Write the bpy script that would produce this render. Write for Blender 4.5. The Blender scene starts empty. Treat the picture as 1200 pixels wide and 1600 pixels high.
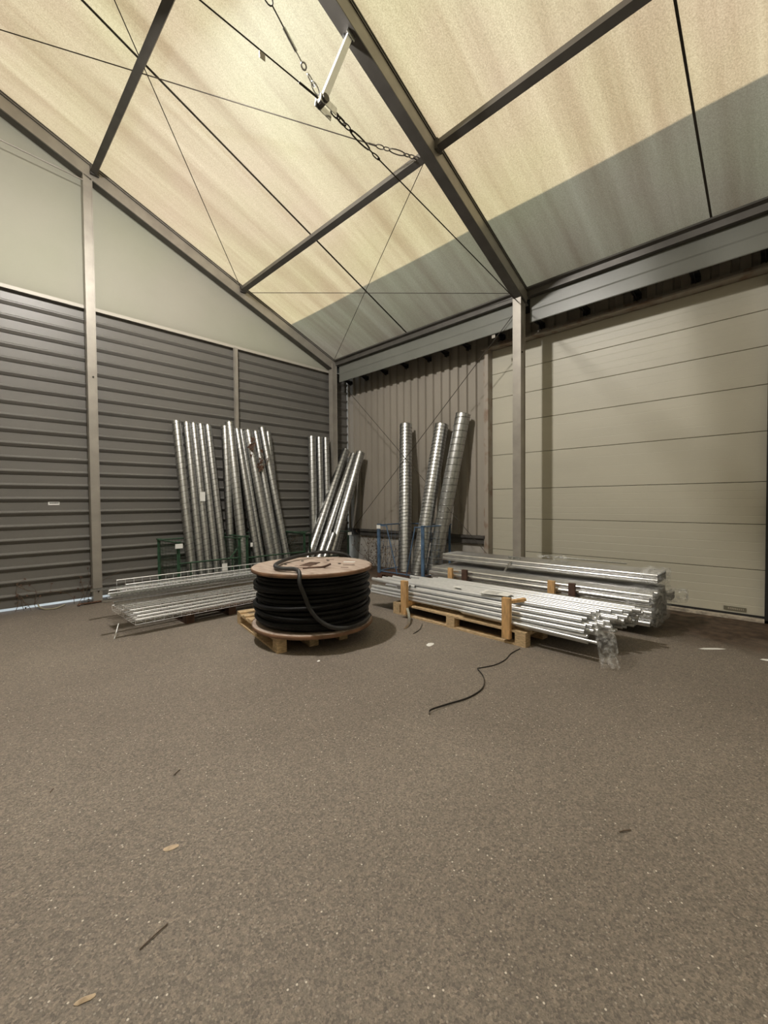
import bpy, bmesh, math, random
from mathutils import Vector, Matrix, noise
random.seed(7)
S = bpy.context.scene
COL = S.collection

# ------------------------------------------------------------------ camera, world, sun, lamps, exposure
cam_d = bpy.data.cameras.new('camera')
cam = bpy.data.objects.new('camera', cam_d); COL.objects.link(cam)
cam_d.sensor_fit = 'VERTICAL'; cam_d.sensor_height = 36.0; cam_d.sensor_width = 27.0
cam_d.lens = 665.0 / 1600.0 * 36.0
cam_d.clip_start = 0.05; cam_d.clip_end = 300
Rm = Matrix(((0.6996, 0.0236, -0.7142), (-0.7145, 0.0116, -0.6995), (-0.0082, 0.9997, 0.0250)))
cam.matrix_world = Matrix.Translation((0, 0, 1.5)) @ Rm.to_4x4()
S.camera = cam
S.view_settings.view_transform = 'Standard'; S.view_settings.look = 'None'
S.view_settings.gamma = 1.0; S.view_settings.use_curve_mapping = False
S.view_settings.exposure = 0.0
W = bpy.data.worlds.new('sky'); S.world = W; W.use_nodes = True
bg = W.node_tree.nodes['Background']
bg.inputs[0].default_value = (0.84, 0.94, 1.0, 1); bg.inputs[1].default_value = 1.3
SUN_E = 5.1
sd = bpy.data.lights.new('sun', 'SUN'); sd.energy = SUN_E; sd.angle = math.radians(0.53); sd.color = (1.0, 0.89, 0.72)
sun = bpy.data.objects.new('sun', sd); COL.objects.link(sun)
sun_dir = Vector((math.cos(math.radians(50)), -0.30, math.sin(math.radians(50)))).normalized()   # towards the sun
sun.rotation_euler = sun_dir.to_track_quat('Z', 'Y').to_euler(); sun.location = (12, -3, 14)
LAMP_P = 1000
FILL_P = 40  # added fill lamp, brightens the rafter sides facing the viewer
FILL_POS = (0.6, -4.2, 6.2)
LAMP_POS = (1.10, 3.95, 6.25)

# ------------------------------------------------------------------ materials
def mat(name, col, rough=0.6, metal=0.0, var=0.0, scale=6.0, bump=0.0, bscale=60.0, stretch=(1, 1, 1), col2=None, spec=None, contrast=(0.35, 0.65)):
    m = bpy.data.materials.new(name); m.use_nodes = True
    nt = m.node_tree; b = nt.nodes['Principled BSDF']
    b.inputs['Base Color'].default_value = (*col, 1); b.inputs['Roughness'].default_value = rough; b.inputs['Metallic'].default_value = metal
    if spec is not None: b.inputs['Specular IOR Level'].default_value = spec
    tc = nt.nodes.new('ShaderNodeTexCoord'); mp = nt.nodes.new('ShaderNodeMapping'); mp.inputs['Scale'].default_value = stretch
    nt.links.new(tc.outputs['Object'], mp.inputs[0])
    if var > 0 or col2:
        n = nt.nodes.new('ShaderNodeTexNoise'); n.inputs['Scale'].default_value = scale; n.inputs['Detail'].default_value = 6
        nt.links.new(mp.outputs[0], n.inputs['Vector'])
        r = nt.nodes.new('ShaderNodeValToRGB')
        r.color_ramp.elements[0].position = contrast[0]; r.color_ramp.elements[1].position = contrast[1]
        c2 = col2 or tuple(c * (1 - var) for c in col); c1 = col if col2 else tuple(min(1, c * (1 + var)) for c in col)
        r.color_ramp.elements[0].color = (*c2, 1); r.color_ramp.elements[1].color = (*c1, 1)
        nt.links.new(n.outputs[0], r.inputs[0]); nt.links.new(r.outputs[0], b.inputs['Base Color'])
    if bump > 0:
        n2 = nt.nodes.new('ShaderNodeTexNoise'); n2.inputs['Scale'].default_value = bscale; n2.inputs['Detail'].default_value = 4
        nt.links.new(mp.outputs[0], n2.inputs['Vector'])
        bp = nt.nodes.new('ShaderNodeBump'); bp.inputs['Strength'].default_value = bump; bp.inputs['Distance'].default_value = 0.01
        nt.links.new(n2.outputs[0], bp.inputs['Height']); nt.links.new(bp.outputs[0], b.inputs['Normal'])
    return m

M = {}
M['clad'] = mat('grey_cladding_paint', (0.138, 0.132, 0.120), 0.42, 0.0, 0.07, 1.2, stretch=(0.4, 1, 1))
M['bwall'] = mat('taupe_cladding_paint', (0.31, 0.28, 0.236), 0.5, 0.0, 0.08, 1.5, stretch=(1, 1, 0.3))
M['jamb'] = mat('rust_spotted_jamb_paint', (0.35, 0.31, 0.26), 0.5, 0, 0, 5.0, stretch=(1, 1, 0.8), col2=(0.24, 0.17, 0.125), contrast=(0.36, 0.50))
M['frame'] = mat('weathered_aluminium', (0.335, 0.310, 0.270), 0.38, 0.30, 0.10, 5, stretch=(1, 1, 1))
M['frame_dark'] = mat('dull_dark_aluminium', (0.105, 0.098, 0.088), 0.5, 0.3, 0.12, 5)
M['galv'] = mat('galvanised_steel', (0.60, 0.61, 0.60), 0.30, 1.0, 0.12, 40, bump=0.05, bscale=25)
M['galv_duct'] = mat('spiral_duct_steel', (0.50, 0.505, 0.50), 0.36, 1.0, 0.14, 22, bump=0.10, bscale=14)
M['galv_tube'] = mat('zinc_conduit', (0.74, 0.75, 0.76), 0.30, 0.55, 0.05, 8)
M['tube_rear'] = mat('bright_rear_tube', (0.74, 0.74, 0.74), 0.24, 0.92, 0.08, 8)
M['seam'] = mat('duct_seam', (0.11, 0.11, 0.105), 0.5, 0.6)
M['wire'] = mat('bright_mesh_wire', (0.86, 0.87, 0.88), 0.35, 0.5)
M['cable_black'] = mat('black_rubber', (0.0055, 0.0055, 0.006), 0.5, 0.0, 0.3, 8, spec=0.15)
M['cable_highlit'] = mat('highlit_black_rubber', (0.028, 0.028, 0.028), 0.45, 0.0, 0.3, 8, spec=0.4)  # same rubber, the loose end's highlight put into a lighter colour
M['steelrope'] = mat('steel_rope', (0.035, 0.028, 0.02), 0.5, 0.3)
M['valance'] = mat('valance_fabric', (0.165, 0.170, 0.150), 0.38, 0.0, 0.06, 2, bump=0.06, bscale=5)
M['hem'] = mat('fabric_hem', (0.46, 0.43, 0.37), 0.5)
M['door'] = mat('sandwich_door_beige', (0.50, 0.475, 0.385), 0.45, 0.0, 0.05, 1.3, bump=0.05, bscale=90, stretch=(1, 0.3, 1))
M['seal'] = mat('black_seal', (0.012, 0.012, 0.012), 0.7)
M['concrete'] = mat('pale_concrete', (0.40, 0.375, 0.335), 0.85, 0, 0.18, 3.5, bump=0.2, bscale=40)
M['threshold'] = mat('worn_threshold', (0.42, 0.37, 0.30), 0.85, 0, 0.35, 14, bump=0.3)
M['wood'] = mat('pallet_wood', (0.52, 0.38, 0.22), 0.75, 0, 0.25, 7, bump=0.15, bscale=30, stretch=(3, 3, 12))
M['wood_new'] = mat('fresh_timber', (0.62, 0.38, 0.17), 0.7, 0, 0.22, 9, bump=0.1, stretch=(6, 6, 1))
M['wood_old'] = mat('old_brown_timber', (0.085, 0.045, 0.030), 0.8, 0, 0.3, 8, bump=0.2)
M['green'] = mat('green_enamel', (0.030, 0.075, 0.042), 0.5, 0.1, 0.35, 9)
M['green_d'] = mat('dark_green_enamel', (0.024, 0.042, 0.028), 0.5, 0.1, 0.3, 9)
M['blue'] = mat('blue_enamel', (0.085, 0.150, 0.250), 0.5, 0.1, 0.3, 9)
M['paper'] = mat('white_paper', (0.82, 0.82, 0.79), 0.7)
M['ink'] = mat('black_ink', (0.03, 0.03, 0.03), 0.7)
M['twig'] = mat('dry_twig', (0.115, 0.080, 0.050), 0.85, 0, 0.3, 20)
M['leaf'] = mat('dead_leaf', (0.095, 0.050, 0.030), 0.8, 0, 0.35, 30)
M['leaf_pale'] = mat('pale_dry_leaf', (0.50, 0.39, 0.27), 0.8, 0, 0.2, 30)
M['strap'] = mat('black_strap', (0.03, 0.028, 0.025), 0.45)
M['outside'] = mat('outside_gravel', (0.86, 0.86, 0.85), 0.9, 0, 0.15, 3)
M['hose'] = mat('old_yellow_hose', (0.33, 0.30, 0.20), 0.6, 0, 0.2, 10)
M['bluegrey'] = mat('label_plate', (0.16, 0.15, 0.11), 0.5)

def nodes(name):
    m = bpy.data.materials.new(name); m.use_nodes = True; nt = m.node_tree
    return m, nt, nt.nodes['Principled BSDF']
def N(nt, t, **k):
    n = nt.nodes.new(t)
    for a, b in k.items():
        if a.startswith('i_'):
            n.inputs[a[2:].replace('_', ' ')].default_value = b
        else: setattr(n, a, b)
    return n
def ramp(nt, src, p0, c0, p1, c1, extra=()):
    r = nt.nodes.new('ShaderNodeValToRGB')
    r.color_ramp.elements[0].position = p0; r.color_ramp.elements[0].color = (*c0, 1)
    r.color_ramp.elements[1].position = p1; r.color_ramp.elements[1].color = (*c1, 1)
    for p, c in extra:
        e = r.color_ramp.elements.new(p); e.color = (*c, 1)
    nt.links.new(src, r.inputs[0]); return r.outputs[0]
def mix(nt, f, a, b, mode='MIX'):
    m = nt.nodes.new('ShaderNodeMix'); m.data_type = 'RGBA'; m.blend_type = mode
    for s, v in ((m.inputs[0], f), (m.inputs[6], a), (m.inputs[7], b)):
        if hasattr(v, 'links') or isinstance(v, bpy.types.NodeSocket): nt.links.new(v, s)
        elif isinstance(v, (int, float)): s.default_value = v
        else: s.default_value = (*v, 1)
    return m.outputs[2]

# asphalt
m, nt, b = nodes('worn_asphalt'); M['asphalt'] = m
tc = N(nt, 'ShaderNodeTexCoord'); O = tc.outputs['Object']
big = N(nt, 'ShaderNodeTexNoise', i_Scale=0.55, i_Detail=5.0); nt.links.new(O, big.inputs['Vector'])
c = ramp(nt, big.outputs[0], 0.35, (0.176, 0.150, 0.122), 0.68, (0.232, 0.200, 0.164))
grain = N(nt, 'ShaderNodeTexVoronoi', i_Scale=120.0); nt.links.new(O, grain.inputs['Vector'])
gsep = N(nt, 'ShaderNodeSeparateColor'); nt.links.new(grain.outputs['Color'], gsep.inputs[0])
gc = ramp(nt, gsep.outputs[0], 0.0, (0.50, 0.50, 0.52), 1.0, (1.42, 1.40, 1.36), [(0.5, (0.93, 0.93, 0.93)), (0.86, (1.15, 1.13, 1.1))])
c = mix(nt, 0.75, c, gc, 'MULTIPLY')
gr2 = N(nt, 'ShaderNodeTexVoronoi', i_Scale=260.0); nt.links.new(O, gr2.inputs['Vector'])
g2s = N(nt, 'ShaderNodeSeparateColor'); nt.links.new(gr2.outputs['Color'], g2s.inputs[0])
c = mix(nt, 0.6, c, ramp(nt, g2s.outputs[1], 0.0, (0.6, 0.6, 0.6), 1.0, (1.35, 1.35, 1.35)), 'MULTIPLY')
# bright chippings
def chips(scale, thr, rad, colr, c):
    v = N(nt, 'ShaderNodeTexVoronoi', i_Scale=scale); nt.links.new(O, v.inputs['Vector'])
    s = N(nt, 'ShaderNodeSeparateColor'); nt.links.new(v.outputs['Color'], s.inputs[0])
    a = N(nt, 'ShaderNodeMath', operation='GREATER_THAN'); nt.links.new(s.outputs[2], a.inputs[0]); a.inputs[1].default_value = thr
    d = N(nt, 'ShaderNodeMath', operation='LESS_THAN'); nt.links.new(v.outputs['Distance'], d.inputs[0]); d.inputs[1].default_value = rad
    mu = N(nt, 'ShaderNodeMath', operation='MULTIPLY'); nt.links.new(a.outputs[0], mu.inputs[0]); nt.links.new(d.outputs[0], mu.inputs[1])
    return mix(nt, mu.outputs[0], c, colr)
c = chips(85.0, 0.93, 0.30, (0.30, 0.27, 0.225), c)
c = chips(48.0, 0.972, 0.17, (0.60, 0.55, 0.47), c)
# rotting leaf dirt in front of the door and along the gable foot
geo = N(nt, 'ShaderNodeSeparateXYZ'); nt.links.new(O, geo.inputs[0])
dn = N(nt, 'ShaderNodeTexNoise', i_Scale=2.2, i_Detail=6.0); nt.links.new(O, dn.inputs['Vector'])
ad = N(nt, 'ShaderNodeMath', operation='MULTIPLY_ADD'); nt.links.new(dn.outputs[0], ad.inputs[0]); ad.inputs[1].default_value = 1.1; nt.links.new(geo.outputs[0], ad.inputs[2])
f = N(nt, 'ShaderNodeMapRange'); nt.links.new(ad.outputs[0], f.inputs[0]); f.inputs[1].default_value = 5.75; f.inputs[2].default_value = 6.5; f.clamp = True
dirtc = N(nt, 'ShaderNodeTexNoise', i_Scale=9.0, i_Detail=6.0); nt.links.new(O, dirtc.inputs['Vector'])
dc = ramp(nt, dirtc.outputs[0], 0.35, (0.030, 0.017, 0.009), 0.70, (0.105, 0.066, 0.040))
c = mix(nt, f.outputs[0], c, dc)
ad2 = N(nt, 'ShaderNodeMath', operation='MULTIPLY_ADD'); nt.links.new(dn.outputs[0], ad2.inputs[0]); ad2.inputs[1].default_value = 1.0; nt.links.new(geo.outputs[1], ad2.inputs[2])
f2 = N(nt, 'ShaderNodeMapRange'); nt.links.new(ad2.outputs[0], f2.inputs[0]); f2.inputs[1].default_value = 7.6; f2.inputs[2].default_value = 8.3; f2.inputs[4].default_value = 0.6; f2.clamp = True
c = mix(nt, f2.outputs[0], c, (0.070, 0.052, 0.038))
nt.links.new(c, b.inputs['Base Color']); b.inputs['Roughness'].default_value = 0.72
bp = N(nt, 'ShaderNodeBump'); bp.inputs['Strength'].default_value = 0.30; bp.inputs['Distance'].default_value = 0.004
nt.links.new(grain.outputs['Distance'], bp.inputs['Height']); nt.links.new(bp.outputs[0], b.inputs['Normal'])

# translucent roof membrane, algae and dirt streaks running down the slope
def membrane(name, base, tr, stain, trans=0.5, streak=True, sc=1.0):
    m = bpy.data.materials.new(name); m.use_nodes = True; nt = m.node_tree; nt.nodes.clear()
    out = N(nt, 'ShaderNodeOutputMaterial'); tc = N(nt, 'ShaderNodeTexCoord')
    mp = N(nt, 'ShaderNodeMapping'); mp.inputs['Scale'].default_value = (0.16, 2.6, 0.16) if streak else (1, 1, 1); nt.links.new(tc.outputs['Object'], mp.inputs[0])
    n1 = N(nt, 'ShaderNodeTexNoise', i_Scale=1.1 * sc, i_Detail=7.0, i_Roughness=0.6); nt.links.new(mp.outputs[0], n1.inputs['Vector'])
    n2 = N(nt, 'ShaderNodeTexNoise', i_Scale=0.55, i_Detail=3.0); nt.links.new(tc.outputs['Object'], n2.inputs['Vector'])
    n3 = N(nt, 'ShaderNodeTexNoise', i_Scale=85.0, i_Detail=4.0, i_Roughness=0.75); nt.links.new(tc.outputs['Object'], n3.inputs['Vector'])
    v = ramp(nt, n1.outputs[0], 0.34, stain, 0.66, (1.04, 1.04, 1.02))
    v = mix(nt, 1.0, v, ramp(nt, n2.outputs[0], 0.35, (0.97, 0.98, 0.84), 0.65, (1.0, 0.92, 0.89)), 'MULTIPLY')
    v = mix(nt, 1.0, v, ramp(nt, n3.outputs[0], 0.36, (0.68, 0.67, 0.63) if streak else (0.95, 0.95, 0.95), 0.70, (1.12, 1.12, 1.12) if streak else (1, 1, 1)), 'MULTIPLY')
    d = N(nt, 'ShaderNodeBsdfDiffuse'); t = N(nt, 'ShaderNodeBsdfTranslucent'); mx = N(nt, 'ShaderNodeMixShader'); mx.inputs[0].default_value = trans
    nt.links.new(mix(nt, 1.0, mix(nt, 0.30, (1, 1, 1), v), base, 'MULTIPLY'), d.inputs[0]); nt.links.new(mix(nt, 1.0, v, tr, 'MULTIPLY'), t.inputs[0])
    nt.links.new(d.outputs[0], mx.inputs[1]); nt.links.new(t.outputs[0], mx.inputs[2]); nt.links.new(mx.outputs[0], out.inputs[0])
    return m
M['roof'] = membrane('roof_membrane', (0.275, 0.325, 0.320), (0.74, 0.675, 0.55), (0.70, 0.63, 0.58), 0.5)
M['gable'] = membrane('gable_membrane', (0.36, 0.352, 0.296), (0.50, 0.49, 0.42), (0.93, 0.93, 0.90), 0.2, False)

# drum flange boards: planks with dark gaps and worn stains
m, nt, b = nodes('drum_boards'); M['drumwood'] = m
tc = N(nt, 'ShaderNodeTexCoord'); O = tc.outputs['Object']; sx = N(nt, 'ShaderNodeSeparateXYZ'); nt.links.new(O, sx.inputs[0])
mm = N(nt, 'ShaderNodeMath', operation='MULTIPLY'); nt.links.new(sx.outputs[0], mm.inputs[0]); mm.inputs[1].default_value = 8.0
fr = N(nt, 'ShaderNodeMath', operation='FRACT'); nt.links.new(mm.outputs[0], fr.inputs[0])
mp = N(nt, 'ShaderNodeMapping'); mp.inputs['Scale'].default_value = (14, 2.0, 4); nt.links.new(O, mp.inputs[0])
n = N(nt, 'ShaderNodeTexNoise', i_Scale=2.0, i_Detail=6.0); nt.links.new(mp.outputs[0], n.inputs['Vector'])
c = ramp(nt, n.outputs[0], 0.3, (0.30, 0.225, 0.18), 0.7, (0.50, 0.41, 0.345))
n = N(nt, 'ShaderNodeTexNoise', i_Scale=3.4, i_Detail=5.0); nt.links.new(O, n.inputs['Vector'])
c = mix(nt, ramp(nt, n.outputs[0], 0.60, (0, 0, 0), 0.66, (1, 1, 1)), c, (0.13, 0.085, 0.060))
c = mix(nt, ramp(nt, fr.outputs[0], 0.0, (0.75, 0.75, 0.75), 0.035, (0, 0, 0)), c, (0.06, 0.04, 0.03))
nt.links.new(c, b.inputs['Base Color']); b.inputs['Roughness'].default_value = 0.8
M['drumrim'] = mat('drum_rim_wood', (0.21, 0.115, 0.065), 0.7, 0, 0.25, 6)

# crumpled clear plastic wrap
m, nt, b = nodes('clear_plastic_wrap'); M['plastic'] = m
b.inputs['Base Color'].default_value = (0.80, 0.82, 0.83, 1); b.inputs['Roughness'].default_value = 0.18
tr = N(nt, 'ShaderNodeBsdfTransparent'); mx = N(nt, 'ShaderNodeMixShader'); out = nt.nodes['Material Output']
tc = N(nt, 'ShaderNodeTexCoord'); n = N(nt, 'ShaderNodeTexNoise', i_Scale=22.0, i_Detail=4.0); nt.links.new(tc.outputs['Object'], n.inputs['Vector'])
bp = N(nt, 'ShaderNodeBump'); bp.inputs['Strength'].default_value = 0.5; bp.inputs['Distance'].default_value = 0.012
nt.links.new(n.outputs[0], bp.inputs['Height']); nt.links.new(bp.outputs[0], b.inputs['Normal'])
r = ramp(nt, n.outputs[0], 0.42, (0.06, 0.06, 0.06), 0.62, (0.34, 0.34, 0.34)); nt.links.new(r, mx.inputs[0])
nt.links.new(tr.outputs[0], mx.inputs[1]); nt.links.new(b.outputs[0], mx.inputs[2]); nt.links.new(mx.outputs[0], out.inputs[0])

def emis(name, col, s):
    m = bpy.data.materials.new(name); m.use_nodes = True; b = m.node_tree.nodes['Principled BSDF']
    b.inputs['Emission Color'].default_value = (*col, 1); b.inputs['Emission Strength'].default_value = s; return m

# ------------------------------------------------------------------ mesh helpers
def V(*a): return Vector(a)
def frame_axes(d):
    d = d.normalized(); u = Vector((0, 0, 1)) if abs(d.z) < 0.9 else Vector((0, 1, 0))
    a = d.cross(u).normalized(); return a, d.cross(a).normalized()
class MB:
    def __init__(s): s.v = []; s.f = []; s.sm = []
    def add(s, vs, fs, smooth=False):
        o = len(s.v); s.v += [tuple(v) for v in vs]; s.f += [tuple(i + o for i in f) for f in fs]; s.sm += [smooth] * len(fs)
    def box(s, a, b):
        x0, y0, z0 = [min(a[i], b[i]) for i in range(3)]; x1, y1, z1 = [max(a[i], b[i]) for i in range(3)]
        s.add([(x0,y0,z0),(x1,y0,z0),(x1,y1,z0),(x0,y1,z0),(x0,y0,z1),(x1,y0,z1),(x1,y1,z1),(x0,y1,z1)],
              [(0,3,2,1),(4,5,6,7),(0,1,5,4),(1,2,6,5),(2,3,7,6),(3,0,4,7)])
        return s
    def bar(s, p, q, w, h, up=None):
        """box of width w (side) and height h (along up) from p to q"""
        p, q = Vector(p), Vector(q); d = (q - p).normalized(); up = Vector(up) if up else Vector((0, 0, 1))
        if abs(d.dot(up)) > 0.99: up = Vector((0, 1, 0))
        a = d.cross(up).normalized(); u = a.cross(d).normalized(); vs = []
        for c in (p, q):
            for sa, su in ((-1,-1),(1,-1),(1,1),(-1,1)): vs.append(c + a * (sa * w / 2) + u * (su * h / 2))
        s.add(vs, [(3,2,1,0),(4,5,6,7),(0,1,5,4),(1,2,6,5),(2,3,7,6),(3,0,4,7)]); return s
    def tube(s, pts, r, n=8, closed=False, cap=True, smooth=True, rs=None):
        pts = [Vector(p) for p in pts]; k = len(pts); vs = []; fs = []
        prev = None
        for i, p in enumerate(pts):
            if closed: d = pts[(i + 1) % k] - pts[i - 1]
            else: d = pts[min(i + 1, k - 1)] - pts[max(i - 1, 0)]
            d.normalize()
            if prev is None: a, b = frame_axes(d)
            else:
                a = (prev - d * prev.dot(d)); a = a.normalized() if a.length > 1e-6 else frame_axes(d)[0]; b = d.cross(a)
            prev = a; rr = rs[i] if rs else r
            for j in range(n):
                t = 2 * math.pi * j / n; vs.append(p + a * (rr * math.cos(t)) + b * (rr * math.sin(t)))
        for i in range(k if closed else k - 1):
            for j in range(n):
                i2 = (i + 1) % k; fs.append((i * n + j, i * n + (j + 1) % n, i2 * n + (j + 1) % n, i2 * n + j))
        s.add(vs, fs, smooth)
        if cap and not closed:
            s.add(vs[:n], [tuple(reversed(range(n)))]); s.add(vs[-n:], [tuple(range(n))])
        return s
    def hollow(s, L, r, t=0.002, n=28):
        vs = []; fs = []
        for z in (0, L):
            for rr in (r, r - t):
                for j in range(n):
                    a = 2 * math.pi * j / n; vs.append((rr * math.cos(a), rr * math.sin(a), z))
        for j in range(n):
            k = (j + 1) % n
            fs += [(j, k, 2*n + k, 2*n + j), (n + k, n + j, 3*n + j, 3*n + k)]
        s.add(vs, fs, True)
        s.add(vs, [x for j in range(n) for x in ((n + j, n + (j+1) % n, (j+1) % n, j), (2*n + j, 2*n + (j+1) % n, 3*n + (j+1) % n, 3*n + j))])
        return s
    def lathe(s, prof, n=48, smooth=True, c=(0, 0)):
        vs = []; fs = []
        for r, z in prof:
            for j in range(n):
                a = 2 * math.pi * j / n; vs.append((c[0] + r * math.cos(a), c[1] + r * math.sin(a), z))
        for i in range(len(prof) - 1):
            for j in range(n): fs.append((i*n + j, i*n + (j+1) % n, (i+1)*n + (j+1) % n, (i+1)*n + j))
        s.add(vs, fs, smooth); return s
    def extrude(s, prof, fn):
        """prof: open list of 2D points; fn(p, k) gives the 3D point at end k (0/1)"""
        k = len(prof); vs = [fn(p, 0) for p in prof] + [fn(p, 1) for p in prof]
        s.add(vs, [(i, i + 1, k + i + 1, k + i) for i in range(k - 1)]); return s
    def build(s, name, m, parent=None, bevel=0.0, origin=None):
        me = bpy.data.meshes.new(name)
        if origin is None and parent is None and s.v:
            xs = list(zip(*s.v)); origin = Vector(((min(xs[0]) + max(xs[0])) / 2, (min(xs[1]) + max(xs[1])) / 2, min(xs[2])))
        off = Vector(origin) if origin is not None else Vector((0, 0, 0))
        me.from_pydata([tuple(Vector(v) - off) for v in s.v], [], s.f)
        me.polygons.foreach_set('use_smooth', s.sm); me.materials.append(M[m] if isinstance(m, str) else m); me.update()
        o = bpy.data.objects.new(name, me); COL.objects.link(o); o.location = off
        if parent is not None: o.parent = parent
        if bevel:
            bv = o.modifiers.new('bevel', 'BEVEL'); bv.width = bevel; bv.segments = 2; bv.limit_method = 'ANGLE'
        return o
def tag(o, label, cat, group=None, kind=None):
    if label: o['label'] = label
    if cat: o['category'] = cat
    if group: o['group'] = group
    if kind: o['kind'] = kind
    return o
def struct(o, label=None):
    o['kind'] = 'structure'
    if label: o['label'] = label
    return o
def thing(name, loc, label, cat, group=None, rz=0.0):
    o = bpy.data.objects.new(name, None); COL.objects.link(o); o.location = loc; o.rotation_euler = (0, 0, rz); o.empty_display_size = 0.1
    return tag(o, label, cat, group)
def copy_tree(o, parent=None):
    c = o.copy(); COL.objects.link(c)
    if parent is not None: c.parent = parent
    for ch in list(o.children): copy_tree(ch, c)
    return c
def loose(pr, name, m, parent, origin):
    """part with world-space coordinates under an unrotated thing at origin"""
    o = pr.build(name, m, parent, origin=origin); o.location = (0, 0, 0); return o

def smooth_path(P_, n=10):
    P_ = [Vector(p) for p in P_]; out = []
    for i in range(len(P_) - 1):
        p0 = P_[max(i - 1, 0)]; p1 = P_[i]; p2 = P_[i + 1]; p3 = P_[min(i + 2, len(P_) - 1)]
        for k in range(n):
            t = k / n; out.append(0.5 * ((2 * p1) + (-p0 + p2) * t + (2*p0 - 5*p1 + 4*p2 - p3) * t*t + (-p0 + 3*p1 - 3*p2 + p3) * t**3))
    out.append(P_[-1]); return out

# ------------------------------------------------------------------ dimensions of the hall
EX, EZ, SL = 6.40, 4.75, 0.40            # eave line of the roof, slope
RX = -0.70                               # ridge
RZ = EZ + SL * (EX - RX)
GX = 2 * RX - EX                         # opposite eave
GY, BY = 7.90, -8.0                      # gable wall, back wall
WX = 6.86                                # face of the neighbouring hall's wall
def rz_(x): return EZ + SL * (EX - x) if x > RX else EZ + SL * (x - GX)
FY = [7.75, 3.10, -1.50, -6.10]          # frames

# floor
b_ = MB(); b_.add([(GX - 1, BY - 1, 0), (WX + 0.3, BY - 1, 0), (WX + 0.3, GY + 0.06, 0), (GX - 1, GY + 0.06, 0)], [(0, 1, 2, 3)])
struct(b_.build('floor', 'asphalt', origin=(0, 0, 0)), 'grey brown asphalt floor flecked with pale chippings')
b_ = MB(); b_.add([(-60, GY + 0.06, -0.01), (60, GY + 0.06, -0.01), (60, 70, -0.01), (-60, 70, -0.01)], [(0, 1, 2, 3)])
struct(b_.build('floor', 'outside', origin=(0, 0, 0)), 'pale yard outside the gable wall')

# gable wall: horizontal trapezoid cladding (ribs run along x)
prof = []; z = 0.045; pitch = 0.1955
prof.append((0.0, z))
while z < 4.45:
    prof += [(0.0, z + 0.118), (-0.010, z + 0.121), (-0.036, z + 0.158), (-0.036, z + 0.170), (0.0, z + 0.1925), (0.0, z + pitch)]
    z += pitch
def gy(x0, x1):
    return lambda p, k: ((x0, x1)[k], GY + p[0], p[1])
w = MB().extrude(prof, gy(GX, 6.80)); 
struct(w.build('wall_left', 'clad', origin=(0, GY, 0)), 'grey horizontal corrugated metal cladding of the gable end')
# outer skin behind the cladding so the wall has real depth (leaves the daylight slit at the foot)
struct(MB().box((GX, GY + 0.05, 0.06), (6.78, GY + 0.08, 4.55)).build('wall_left', 'clad', origin=(0, GY, 0)), 'outer sheet of the gable wall')
# sun-bleached gable fabric above
g = MB(); gyf = GY - 0.055
g.add([(GX, gyf, 4.50), (6.33, gyf, 4.50), (EX - 0.02, gyf, EZ - 0.05), (RX, gyf, RZ - 0.02), (GX, gyf, EZ - 0.05)], [(0, 1, 2, 3, 4)])
fab = struct(g.build('wall_gable', 'gable', origin=(0, GY, 4.5)), 'off white fabric filling the gable above the cladding')
hm = MB().box((GX, gyf - 0.012, 4.475), (6.33, gyf + 0.012, 4.525)).build('hem', 'hem', fab, origin=(0, GY, 4.5)); hm.location = (0, 0, 0)

# building wall on the right: vertical trapezoid cladding, door, concrete plinth
def vclad(y0, y1, z0, z1, x=WX):
    pr = []; y = y0
    while y < y1:
        for dy, dx in ((0, 0.0), (0.095, 0.0), (0.108, 0.042), (0.180, 0.042), (0.193, 0.0)):
            if y + dy <= y1: pr.append((y + dy, dx))
        y += 0.200
    pr.append((y1, 0.0))
    return MB().extrude(pr, lambda p, k: (x + p[1], p[0], (z0, z1)[k]))
WT = 7.2
wl = MB()
for a in (vclad(4.13, 14.0, 0.84, WT), vclad(0.27, 4.13, 4.27, WT), vclad(-12.0, 0.22, 0.84, WT)):
    wl.add(a.v, a.f)
wr = struct(wl.build('wall_right', 'bwall', origin=(WX, 0, 0)), 'taupe vertical corrugated steel wall of the neighbouring hall')
struct(MB().box((WX + 0.10, -12, 0), (WX + 0.25, 0.20, WT)).box((WX + 0.10, 4.15, 0), (WX + 0.25, 14, WT)).box((WX + 0.10, 0.20, 4.27), (WX + 0.25, 4.15, WT)).build('wall_right', 'concrete', origin=(WX, 0, 0)), 'inner leaf of the neighbouring hall wall')
struct(MB().box((WX - 0.03, -12, WT - 0.02), (WX + 0.3, 14, WT + 0.06)).build('trim_6', 'frame_dark', origin=(WX, 0, WT)), 'flat cap added on the neighbouring wall to straighten its shadow on the roof')  # unseen cap added so the wall's shadow edge falls straight
struct(MB().box((WX + 0.06, 4.13, 0), (WX + 0.10, 14, 0.82)).box((WX + 0.06, -12, 0), (WX + 0.10, 0.2, 0.82)).build('baseboard_right', 'concrete', origin=(WX, 0, 0)), 'pale concrete plinth below the corrugated wall')
struct(MB().box((WX - 0.035, 4.13, 0.800), (WX + 0.05, 14, 0.855)).box((WX + 0.0, 4.13, 0.70), (WX + 0.05, 14, 0.80)).build('trim_1', 'frame_dark', origin=(WX, 0, 0)), 'dark drip rail along the foot of the corrugated wall')

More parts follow.
